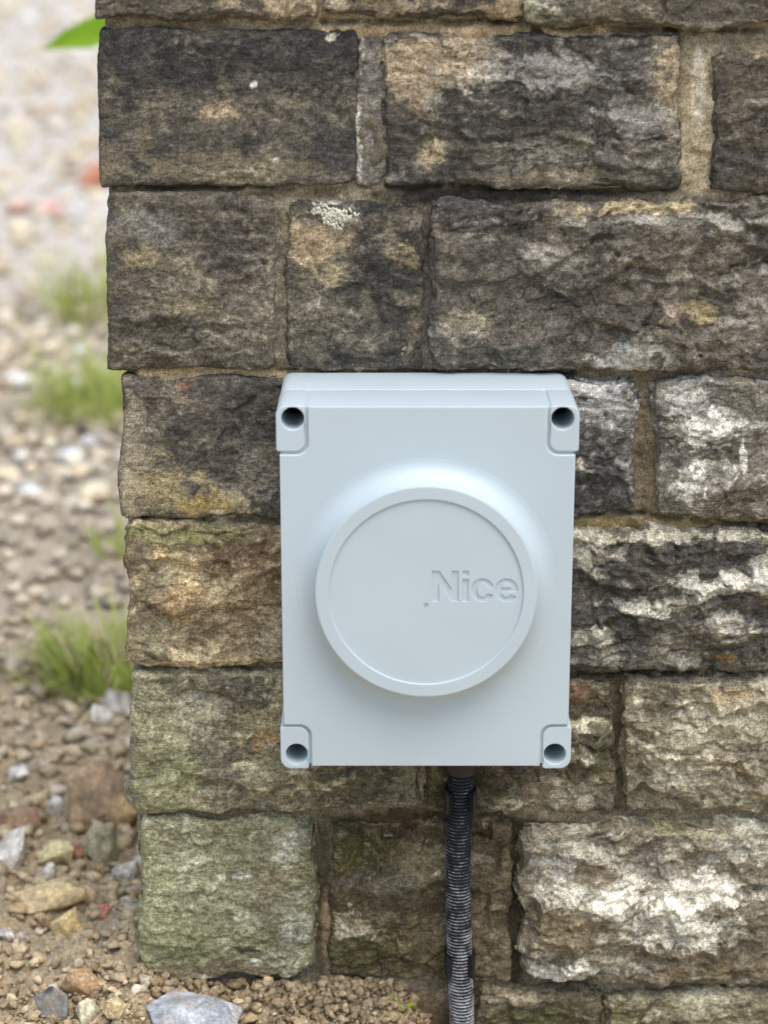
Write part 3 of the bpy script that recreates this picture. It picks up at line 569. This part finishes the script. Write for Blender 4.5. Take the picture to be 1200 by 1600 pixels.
scatter('gravel', s1, sz, [(0.5*pal[[0, 1, 2, 3, 4, 6, 7, 8, 11, 0, 2, 5][i]]+0.5*lin(172, 155, 126))*(0.9+0.6*rs.rand())*(1-g)+lin(184, 173, 155)*g*(0.6+0.8*rs.rand()) for i, g in zip(rs.randint(0, 12, len(s1)), 0.8*sm(0.3, 1.0, s1[:, 1]))], M_rock, seed=1, label='loose tan and grey gravel beside and behind the wall', cat='gravel', kind='stuff')
n_ = 5200
depth_ = 3.2+rs.rand(n_)**1.6*22
sx = -depth_*(0.02+0.22*rs.rand(n_)+1.2*np.maximum(0, rs.rand(n_)-0.7)*rs.rand(n_)); s2 = np.column_stack([sx, CAM[1]+depth_])
sz = (0.006+0.022*rs.rand(n_)**3)*np.interp(depth_, [3, 8, 25], [1, 1.8, 3.5])
scatter('track_gravel', s2, sz, [np.minimum((0.55*pal[i]+0.45*lin(198, 187, 170))*(1.05+0.65*rs.rand()), 0.75) for i in rs.randint(0, 12, len(s2))], M_rock, seed=2, label='pale blurred gravel of the track behind the wall', cat='gravel', kind='stuff')
n_ = 3000
s3 = np.column_stack([-0.04+0.14*rs.normal(size=n_), -0.012-0.07*np.abs(rs.normal(size=n_))]); k_ = s3[:, 1] < -0.012; s3 = s3[k_]
sz = 0.0012+0.0055*rs.rand(len(s3))**3.5
scatter('soil_crumbs', s3, sz, [lin(*[(158, 138, 108), (172, 152, 120), (142, 124, 98), (184, 166, 134)][i])*(0.85+0.3*rs.rand()) for i in rs.randint(0, 4, len(s3))], M_soil, seed=3, flat=0.8, label='crumbled brown soil at the foot of the wall', cat='soil', kind='stuff')

# white crust of lichen on the stone above the box
lv = []; lf = []; off = 0
cx_, cz_ = P(522, 336, -0.018)
for k in range(190):
    v, f = rock_shape(2, 500+k % 11, 6, 0.45, 0.5)
    a = rs.rand()*6.28; rr = rs.rand()**0.55*(1+0.35*math.sin(a*3+1)+0.2*math.sin(a*7))
    ox, oz = 0.0145*rr*math.cos(a), 0.0080*rr*math.sin(a)
    ox -= 0.5*oz; r0 = 0.0006+0.0013*rs.rand()
    aa = rs.rand()*3.1; ca, sa = math.cos(aa), math.sin(aa); q = v*np.array([r0*1.5, 0.0011, r0*0.8])
    q = np.column_stack([q[:, 0]*ca-q[:, 2]*sa, q[:, 1], q[:, 0]*sa+q[:, 2]*ca])
    q = q+np.array([cx_+ox, -0.0196+0.0016*rs.rand(), cz_+oz]); lv.append(q); lf.append(f+off); off += len(v)
me = new_mesh('lichen', np.concatenate(lv), tris=np.concatenate(lf)); set_col(me, np.broadcast_to(lin(222, 218, 196), (off, 3)))
obj('lichen', me, M_lichen, stones['lichen_host'], label='crusty white lichen patch')

# ------------------------------------------------------------------ the grey control box
YF = -0.128                                        # front of the lid
box = obj('control_box', None, label='pale grey plastic control box with round raised cap on the stone wall', cat='control box')
bx_, bz_ = P(666, 1200, -0.128); BO = np.array([float(bx_), -0.07, float(bz_)])
box.location = BO
def extrude(name, loops, y_front, thick, bev, m=M_plastic, parent=box, res=3, label=None, off=BO):
    """outlines in x, z (metres, world) filled even-odd, pushed back by thick, with a rounded front rim"""
    cu = bpy.data.curves.new(name, 'CURVE'); cu.dimensions = '2D'; cu.fill_mode = 'BOTH'
    cu.extrude = max(thick/2-bev, 1e-5); cu.bevel_depth = bev; cu.bevel_resolution = res; cu.offset = -bev
    for lp in loops:
        s_ = cu.splines.new('POLY'); s_.points.add(len(lp)-1); s_.use_cyclic_u = True
        for i, (x, z) in enumerate(lp): s_.points[i].co = (x-off[0], z-off[2], 0, 1)
    tmp = bpy.data.objects.new('tmp', cu); COL.objects.link(tmp)
    dg = bpy.context.evaluated_depsgraph_get(); me = bpy.data.meshes.new_from_object(tmp.evaluated_get(dg))
    bpy.data.objects.remove(tmp); bpy.data.curves.remove(cu)
    co = np.empty(len(me.vertices)*3, np.float32); me.vertices.foreach_get('co', co); co = co.reshape(-1, 3)
    out = np.column_stack([co[:, 0], (y_front+thick/2-off[1])-co[:, 2], co[:, 1]])
    me.vertices.foreach_set('co', np.ascontiguousarray(out, np.float32).ravel())
    me.update(); me.name = name; me.materials.clear()
    bm = bmesh.new(); bm.from_mesh(me); bmesh.ops.remove_doubles(bm, verts=bm.verts, dist=1e-6); bm.to_mesh(me); bm.free()
    nr = np.empty(len(me.polygons)*3, np.float32); me.polygons.foreach_get('normal', nr); nr = nr.reshape(-1, 3)
    me.set_sharp_from_angle(angle=math.radians(26))
    me.polygons.foreach_set('use_smooth', np.ascontiguousarray(np.abs(nr[:, 1]) < 0.995))
    return obj(name, me, m, parent, label=label)
def arc(cx, cz, r, a0, a1, n=8):
    return [(cx+r*math.cos(math.radians(a0+(a1-a0)*i/n)), cz+r*math.sin(math.radians(a0+(a1-a0)*i/n))) for i in range(n+1)]
def rrect(x0, z0, x1, z1, r, n=6):
    rr = r if hasattr(r, '__len__') else (r,)*4   # bl br tr tl
    return (arc(x0+rr[0], z0+rr[0], rr[0], 180, 270, n)+arc(x1-rr[1], z0+rr[1], rr[1], 270, 360, n)+arc(x1-rr[2], z1-rr[2], rr[2], 0, 90, n)+arc(x0+rr[3], z1-rr[3], rr[3], 90, 180, n))
mmx = lambda px, py: (float(P(px, py, YF)[0]), float(P(px, py, YF)[1]))
xL = (mmx(429, 660)[0]+mmx(440, 1180)[0])/2; xR = (mmx(903, 660)[0]+mmx(895, 1180)[0])/2
zT = mmx(666, 635)[1]; zB = mmx(666, 1202)[1]
xc = (xL+xR)/2; ins = 0.0026
pw, ph = 0.0222, 0.0352                             # corner pads
# lid with stepped corners
def notch(sx, sz):
    """corner of the lid outline, going counter-clockwise"""
    return None
x0, x1, z0, z1 = xL+ins, xR-ins, zB+ins, zT-0.0002
w_, h_, r_ = pw-ins+0.0021, ph+0.0021, 0.0090
lid = [(x0+w_, z0), (x1-w_, z0)]+[(x1-w_, z0+h_-ins-r_)]+arc(x1-w_+r_, z0+h_-ins-r_, r_, 180, 90)[1:]+[(x1, z0+h_-ins)]
lid += [(x1, z1-h_)]+arc(x1-w_+r_, z1-h_+r_, r_, 270, 180)+[(x1-w_, z1)]
lid += [(x0+w_, z1)]+arc(x0+w_-r_, z1-h_+r_, r_, 0, -90)+[(x0, z1-h_)]
lid += [(x0, z0+h_-ins)]+arc(x0+w_-r_, z0+h_-ins-r_, r_, 90, 0)
extrude('lid', [lid], YF, 0.0542, 0.0010)
extrude('base_housing', [rrect(xL+0.0018, zB+0.002, xR-0.0018, zT-0.0002, 0.007)], YF+0.0562, 0.058, 0.0008)
hr = 0.0086
bores = []
for sx in (-1, 1):
    for sz in (-1, 1):
        xa, xb = (xL, xL+pw) if sx < 0 else (xR-pw, xR)
        za, zb = (zB, zB+ph) if sz < 0 else (zT-ph, zT)
        rr = [0.0022]*4
        oc = {(-1, -1): 0, (1, -1): 1, (1, 1): 2, (-1, 1): 3}[(sx, sz)]; ic = (oc+2) % 4
        rr[oc] = 0.0075 if sz > 0 else 0.0085; rr[ic] = 0.0078
        hx = xL+0.0126 if sx < 0 else xR-0.0126; hz = zT-0.0098 if sz > 0 else zB+0.0122
        padf = rrect(xa, za, xb, zb, rr)
        hole = arc(hx, hz, hr, 360, 0, 40)[:-1]
        bores.append(arc(hx, hz, hr+0.0001, 360, 0, 40)[:-1])
        pil = extrude('corner_post', [padf, hole], YF+0.0012, 0.0535, 0.0009)
        extrude('post_base', [rrect(xa+0.0004, za+0.0004, xb-0.0004, zb-0.0004, rr)], YF+0.0562, 0.0575, 0.0007, parent=pil)
        if sz < 0:                                   # the screw head down the bore
            extrude('screw', [arc(hx, hz, 0.0055, 0, 360, 24)[:-1]], YF+0.040, 0.0155, 0.0008, m=M_screw, parent=pil)
extrude('lid_tray', [rrect(xL+0.0035, zB+0.0035, xR-0.0035, zT-0.0012, 0.006)]+bores, YF+0.0035, 0.056, 0.0002)
# raised neck and round cap
YC = YF-0.0235
cx, cz = [float(v) for v in P(666, 927, YC)]
RC = float(P(840, 927, YC)[0]-P(492, 927, YC)[0])/2
def lathe(name, prof, m, parent=box, seg=128):
    V = []; nP = len(prof)
    for i in range(seg):
        a = 2*math.pi*i/seg
        for r, y in prof: V.append((cx+r*math.cos(a)-BO[0], y-BO[1], cz+r*math.sin(a)-BO[2]))
    q = []
    for i in range(seg):
        j = (i+1) % seg
        for k in range(nP-1): q.append((i*nP+k, i*nP+k+1, j*nP+k+1, j*nP+k))
    me = new_mesh(name, np.array(V), np.array(q)); me.set_sharp_from_angle(angle=math.radians(18))
    return obj(name, me, m, parent)
hN = YF-YC
prof = []
for i in range(17):
    t = i/16*math.pi/2
    prof.append((RC-0.0018+0.0165*(1-math.sin(t)), YF-(hN-0.0042)*(1-math.cos(t))))
prof = [(prof[0][0]+0.004, YF+0.0004), (prof[0][0]+0.0015, YF+0.00002)]+prof[1:]
prof.append((RC-0.0018, YC+0.003))
lathe('cap_neck', prof, M_plastic)
rim_in = RC*152/174
lathe('cap_rim', [(RC-0.004, YC+0.0042), (RC-0.0012, YC+0.0042), (RC-0.0004, YC+0.0039), (RC, YC+0.0032), (RC, YC+0.0010), (RC-0.0004, YC+0.0003), (RC-0.0012, YC), (rim_in+0.0006, YC), (rim_in+0.0002, YC+0.0002), (rim_in, YC+0.0006), (rim_in, YC+0.004)], M_plastic)
# sunk disc with the maker's letters cut into it
YD = YC+0.0019
LP = lambda x, y: tuple(float(v) for v in P(x, y, YD))
def ell(ccx, ccy, rx, ry, a0, a1, n=20): return [LP(ccx+rx*math.cos(math.radians(a0+(a1-a0)*i/n)), ccy-ry*math.sin(math.radians(a0+(a1-a0)*i/n))) for i in range(n+1)]
Nl = [LP(*q) for q in [(675, 940), (675, 892), (686.5, 892), (706, 920), (706, 892), (716.5, 892), (716.5, 940), (705.5, 940), (686.3, 911.5), (686.3, 940)]]
il = [LP(*q) for q in [(722.8, 940), (722.8, 905), (732.2, 905), (732.2, 940)]]
idot = [LP(*q) for q in [(722.8, 900), (722.8, 892), (732.2, 892), (732.2, 900)]]
cl = ell(754, 922.2, 18.0, 18.3, 18, 338, 36)+ell(754, 922.2, 8.6, 10.4, 330, 26, 28)
el = ell(791.5, 922.2, 18.2, 18.3, -8, 326, 40)+ell(791.5, 922.2, 8.8, 10.4, 318, 195, 18)
eh = ell(791.5, 921.6, 8.6, 9.4, 20, 160, 16)
disc = [arc(cx, cz, rim_in+0.0004, 0, 360, 128)[:-1]]
gm = arc(*LP(665.5, 945.5), 0.0017, 0, 360, 20)[:-1]
dsk = extrude('cap_disc', disc+[Nl, il, idot, cl, el, eh, gm], YD, 0.0017, 0.00016, res=1)
extrude('letter_floor', [arc(cx, cz, rim_in-0.002, 0, 360, 64)[:-1]], YD+0.0012, 0.002, 0.0002, parent=dsk)
extrude('moulding_mark', [arc(*LP(665.5, 945.5), 0.0008, 0, 360, 12)[:-1]], YD-0.0001, 0.0012, 0.0001, parent=dsk, res=1)

# ------------------------------------------------------------------ conduit with gland and clips
def dusty(name):
    m, t, b = mat(name); L = t.links.new
    geo = N(t, 'ShaderNodeTexCoord')
    at = N(t, 'ShaderNodeAttribute', attribute_name='tint')
    n = N(t, 'ShaderNodeTexNoise', Scale=330.0, Detail=5.0, Roughness=0.7); L(geo.outputs['Object'], n.inputs['Vector'])
    n2 = N(t, 'ShaderNodeTexNoise', Scale=90.0, Detail=4.0); L(geo.outputs['Object'], n2.inputs['Vector'])
    ad = N(t, 'ShaderNodeMath', operation='ADD'); L(n.outputs['Fac'], ad.inputs[0]); L(n2.outputs['Fac'], ad.inputs[1])
    ad2 = N(t, 'ShaderNodeMath', operation='ADD'); L(ad.outputs[0], ad2.inputs[0]); L(at.outputs['Fac'], ad2.inputs[1])
    r = N(t, 'ShaderNodeMapRange'); r.inputs['From Min'].default_value = 1.48; r.inputs['From Max'].default_value = 1.92; L(ad2.outputs[0], r.inputs['Value'])
    mx = N(t, 'ShaderNodeMix', data_type='RGBA'); L(r.outputs[0], mx.inputs['Factor']); mx.inputs[6].default_value = (0.016, 0.018, 0.021, 1); mx.inputs[7].default_value = (0.52, 0.51, 0.49, 1)
    L(mx.outputs[2], b.inputs['Base Color']); b.inputs['Roughness'].default_value = 0.6
    return m
M_cond = dusty('dusty_black_conduit')
YCd = -0.034
cp = np.array([[720, 1196], [720, 1230], [717, 1300], [716, 1380], [717, 1450], [718, 1500], [721, 1570], [724, 1680]], float)
cX, cZ = P(cp[:, 0], cp[:, 1], YCd)
zz = np.arange(cZ[0], cZ[-1], -0.00042)
xx = np.interp(-zz, -cZ, cX); xx = np.convolve(np.pad(xx, 40, 'edge'), np.ones(81)/81, 'valid')
pit = 0.0030; ph_ = (zz-zz[0])/pit
rad = 0.0096+0.0011*np.clip(np.cos(2*math.pi*ph_)*1.6, -1, 1)
seg = 36; an = np.arange(seg)*2*math.pi/seg
V = np.stack([xx[:, None]+rad[:, None]*np.cos(an), YCd+rad[:, None]*np.sin(an), zz[:, None]+0*an], 2).reshape(-1, 3)
i, j = np.meshgrid(np.arange(len(zz)-1), np.arange(seg), indexing='ij'); j2 = (j+1) % seg
q = np.stack([i*seg+j, i*seg+j2, (i+1)*seg+j2, (i+1)*seg+j], 2).reshape(-1, 4)
cdo = np.array([float(xx[-1]), YCd, float(zz[-1])])
me = new_mesh('corrugated_conduit', V-cdo, q)
dust = np.interp(np.repeat(zz, seg), [zz[-1], zz[-1]+0.10, zz[-1]+0.17, zz[0]-0.08, zz[0]], [0.24, 0.18, 0.03, -0.07, -0.18])
crest = np.repeat(np.cos(2*math.pi*ph_), seg)
set_col(me, np.repeat((dust+0.34*crest+0.3)[:, None], 3, 1))
cond = obj('corrugated_conduit', me, M_cond, label='dusty black corrugated cable conduit running from the grey box into the soil', cat='conduit'); cond.location = cdo
# gland nut under the box
def ringpart(name, prof, ccx, ccy, seg, parent, m, flat=None):
    V = []; nP = len(prof)
    for i in range(seg):
        a = 2*math.pi*i/seg
        for r, z in prof: V.append((ccx+r*math.cos(a), ccy+r*math.sin(a), z))
    q = [(i*nP+k, i*nP+k+1, ((i+1) % seg)*nP+k+1, ((i+1) % seg)*nP+k) for i in range(seg) for k in range(nP-1)]
    me = new_mesh(name, np.array(V)-(cdo if parent is cond else BO), np.array(q)); me.set_sharp_from_angle(angle=math.radians(35))
    return obj(name, me, m, parent)
gx_, zb_ = float(xx[0]), zB+0.004
ringpart('gland_nut', [(0.009, zb_), (0.0150, zb_), (0.0150, zb_-0.010), (0.0172, zb_-0.012), (0.0172, zb_-0.034), (0.0158, zb_-0.036), (0.010, zb_-0.036)], gx_, -0.040, 10, box, M_black)
ringpart('gland_collar', [(0.009, zb_-0.036), (0.0140, zb_-0.036), (0.0140, zb_-0.042), (0.0128, zb_-0.0445), (0.0095, zb_-0.0445)], gx_, -0.038, 32, box, M_black)
# spring clips that hold the conduit to the wall
def clip(px, py, label):
    x_, z_ = [float(v) for v in P(px, py, YCd)]
    bm = bmesh.new(); L = 0.018
    prof = []
    for k in range(25):                              # open at the front
        a = math.radians(-52+284*k/24); prof.append((a, 0.0108, 0.0134))
    def ringpt(a, r): return (r*math.cos(a), r*math.sin(a))
    vs = []
    for a, r0, r1 in prof:
        rr1 = r1
        o_ = [ringpt(a, r0), ringpt(a, rr1)]
        vs.append([bm.verts.new((o_[0][0], o_[0][1], -L/2)), bm.verts.new((o_[1][0], o_[1][1], -L/2)), bm.verts.new((o_[1][0], o_[1][1], L/2)), bm.verts.new((o_[0][0], o_[0][1], L/2))])
    for a, b in zip(vs[:-1], vs[1:]):
        for k in range(4): bm.faces.new((a[k], a[(k+1) % 4], b[(k+1) % 4], b[k]))
    bm.faces.new(vs[0]); bm.faces.new(vs[-1][::-1])
    for s in (-1, 1):                                # flared lips
        a = math.radians(-90+s*38); cxx, cyy = 0.0125*math.cos(a), 0.0125*math.sin(a)
        m_ = Matrix.Translation((cxx+s*0.0018, cyy-0.0012, 0)) @ Matrix.Rotation(s*0.6, 4, 'Z') @ Matrix.Diagonal((0.0022, 0.006, L, 1))
        bmesh.ops.create_cube(bm, size=1.0, matrix=m_)
    bmesh.ops.create_cube(bm, size=1.0, matrix=Matrix.Translation((0, 0.0185, 0)) @ Matrix.Diagonal((0.016, 0.014, L*0.96, 1)))
    bmesh.ops.recalc_face_normals(bm, faces=bm.faces)
    me = bpy.data.meshes.new('conduit_clip'); bm.to_mesh(me); bm.free()
    o = obj('conduit_clip', me, M_black, label=label, cat='clip', group='clips holding the conduit'); o.location = (x_, YCd, z_)
clip(718.5, 1503, 'black plastic clip gripping the lower conduit near the soil')
clip(719.5, 1247, 'black plastic clip gripping the conduit just under the grey box')

# ------------------------------------------------------------------ plants
def foliage(name, c):
    m = plain(name, c, rough=0.5, spec=0.3); t = m.node_tree; L = t.links.new
    b = t.nodes['Principled BSDF']; out = [n for n in t.nodes if n.type == 'OUTPUT_MATERIAL'][0]
    tr = N(t, 'ShaderNodeBsdfTranslucent'); tr.inputs['Color'].default_value = (c[0]*1.3, c[1]*1.3, c[2], 1)
    mx = N(t, 'ShaderNodeMixShader'); mx.inputs[0].default_value = 0.45
    L(b.outputs[0], mx.inputs[1]); L(tr.outputs[0], mx.inputs[2]); L(mx.outputs[0], out.inputs[0])
    return m
M_grass = foliage('grass_green', (0.45, 0.50, 0.15))
M_dry = plain('dry_straw', (0.45, 0.38, 0.22), rough=0.7, spec=0.2)
M_leaf = foliage('leaf_green', (0.30, 0.50, 0.04))
def blade(V, F_, base, ang, lean, ln, wd, curl, seed):
    n = 6; wd = wd*(1.9 if seed % 6 == 0 else 1.0); o0 = len(V); dx, dy = math.cos(ang), math.sin(ang)
    x = y = z = 0.0; th = lean
    for k in range(n+1):
        t = k/n; wk = wd*(1-t**1.6)*(0.6+0.4*min(1, t*4))+0.0002
        px_, py_ = -dy*wk, dx*wk
        V.append((base[0]+dx*x-px_/2, base[1]+dy*x-py_/2, base[2]+z)); V.append((base[0]+dx*x+px_/2, base[1]+dy*x+py_/2, base[2]+z))
        x += ln/n*math.sin(th); z += ln/n*math.cos(th); th += curl/n
    for k in range(n): a = o0+2*k; F_.append((a, a+1, a+3, a+2))
def tuft(cx_, cy_, n, ln, spread, label, seed, m=None, dry=0.15):
    r = random.Random(seed); zc = float(ground_z(np.array([cx_]), np.array([cy_]))[0])
    root = obj('grass_tuft', None, label=label, cat='grass'); root.location = (cx_, cy_, zc)
    for nm, mm, cnt in (('green_blades', M_grass, int(n*(1-dry))), ('dry_blades', M_dry, int(n*dry))):
        if cnt < 5: continue
        V = []; F_ = []
        for k in range(cnt):
            a = r.random()*6.283; d = spread*r.random()**0.7
            blade(V, F_, (d*math.cos(a), d*math.sin(a), -0.004), a+r.gauss(0, 0.7), abs(r.gauss(0.25, 0.3)), ln*r.uniform(0.45, 1.1), r.uniform(0.0035, 0.008), r.uniform(0.4, 1.6), k)
        me = new_mesh(nm, np.array(V), np.array(F_)); obj(nm, me, mm, root)
def gpos(px, py): x, y, s = PG(px, py); return float(x), float(y)
x_, y_ = gpos(185, 1075); tuft(x_, y_, 240, 0.13, 0.065, 'bright green grass tuft growing behind the wall corner, lower one', 1)
x_, y_ = gpos(125, 1062); tuft(x_, y_, 130, 0.085, 0.06, 'low spreading grass left of the bigger tuft', 2, dry=0.35)
x_, y_ = gpos(190, 640); tuft(x_, y_, 330, 0.15, 0.15, 'blurred green grass clump at mid height behind the wall', 3)
x_, y_ = gpos(120, 660); tuft(x_, y_, 80, 0.09, 0.10, 'thin blurred grass on the gravel left of the clump', 4, dry=0.0)
x_, y_ = gpos(192, 500); tuft(x_, y_, 240, 0.22, 0.17, 'tall blurred yellow green grass farther behind the wall', 5, dry=0.25)
x_, y_ = gpos(186, 860); tuft(x_, y_, 30, 0.10, 0.04, 'few thin grass blades against the wall edge', 6, dry=0.0)

# broad leaved weed behind the wall, a leaf reaching out at the top left
def leaf_mesh(name, ln, wd, bend, fold=0.25):
    nu, nv = 14, 7; V = []
    for i in range(nu):
        t = i/(nu-1); hw = wd*math.sin(math.pi*min(1, t*0.97+0.03)**0.8)*0.5
        for j in range(nv):
            s_ = (j/(nv-1)*2-1)
            V.append((t*ln, s_*hw, -bend*t*t*ln+fold*abs(s_)*hw+0.06*hw*math.sin(t*14+s_*3)))
    return new_mesh(name, np.array(V), grid_quads(nu, nv))
D0 = 3.3
def at_depth(px, py, s):
    a, dy, dz = ray(px, py); return Vector((float(a*s), float(CAM[1]+dy*s), float(CAM[2]+dz*s)))
weed_base = at_depth(235, 120, D0); weed_base.z = 0
weed = obj('broad_leaf_weed', None, label='broad leaved green weed whose leaf shows out of focus at the top left', cat='plant'); weed.location = weed_base
def stick(name, pts, r0, r1, m, parent, org):
    V = []; n = len(pts); sg = 8
    for k, p_ in enumerate(pts):
        rr = r0+(r1-r0)*k/(n-1)
        for a in range(sg): V.append((p_[0]-org[0]+rr*math.cos(a*6.283/sg), p_[1]-org[1]+rr*math.sin(a*6.283/sg), p_[2]-org[2]))
    q = [(k*sg+a, k*sg+(a+1) % sg, (k+1)*sg+(a+1) % sg, (k+1)*sg+a) for k in range(n-1) for a in range(sg)]
    return obj(name, new_mesh(name, np.array(V), np.array(q)), m, parent)
top = at_depth(235, 60, D0)
stick('stem', [weed_base, weed_base.lerp(top, 0.5)+Vector((0.01, 0, 0)), top], 0.006, 0.003, M_leaf, weed, weed_base)
def leaf(tip, root_, wd, m=M_leaf):
    ln = (tip-root_).length; me = leaf_mesh('leaf', ln, wd, 0.12)
    o = obj('leaf', me, m, weed)
    d = (tip-root_).normalized(); o.rotation_euler = (d.to_track_quat('X', 'Z') @ Matrix.Rotation(0.75, 3, 'X').to_quaternion()).to_euler(); o.location = root_-weed_base
leaf(at_depth(62, 62, D0-0.05), at_depth(225, 44, D0-0.02), 0.075)
leaf(at_depth(150, 205, D0), at_depth(215, 140, D0), 0.06)
leaf(at_depth(320, 70, D0+0.1), at_depth(240, 55, D0), 0.06)
leaf(at_depth(300, 200, D0-0.1), at_depth(240, 150, D0), 0.06)
leaf(at_depth(168, 440, D0+0.05), at_depth(225, 330, D0), 0.06)

# dry stalks lying on the soil, and a seedling
def stalk(p0_, p1_, label, r=0.0018):
    a = Vector((*gpos(*p0_), 0)); b = Vector((*gpos(*p1_), 0))
    for v in (a, b): v.z = float(ground_z(np.array([v.x]), np.array([v.y]))[0])+0.008
    o = obj('dry_stalk', None, label=label, cat='stalk'); o.location = a
    mid = a.lerp(b, 0.5)+Vector((0.004, 0.0, 0.006))
    stick('stem', [a, a.lerp(b, 0.25)+Vector((0, 0, 0.004)), mid, b], r, r*0.6, M_dry, o, a)
stalk((115, 1160), (168, 1088), 'pale dry stalk lying below the grass tuft')
stalk((5, 1038), (110, 1072), 'pale dry stalk left of the grass tuft', 0.0025)
sd = Vector((*gpos(632, 1592), 0)); sd.y = min(sd.y, -0.045); sd.z = float(ground_z(np.array([sd.x]), np.array([sd.y]))[0])+0.006
seed_ = obj('seedling', None, label='tiny green seedling at the bottom edge left of the conduit', cat='plant'); seed_.location = sd
stick('stem', [sd, sd+Vector((-0.004, 0, 0.008)), sd+Vector((-0.014, 0.002, 0.018))], 0.0008, 0.0005, M_leaf, seed_, sd)
for k in range(3):
    me = leaf_mesh('leaf', 0.010, 0.005, 0.2); o = obj('leaf', me, M_leaf, seed_); o.location = (0, 0, 0.003); o.rotation_euler = (0.2, -0.5, 0.4+k*2.0)
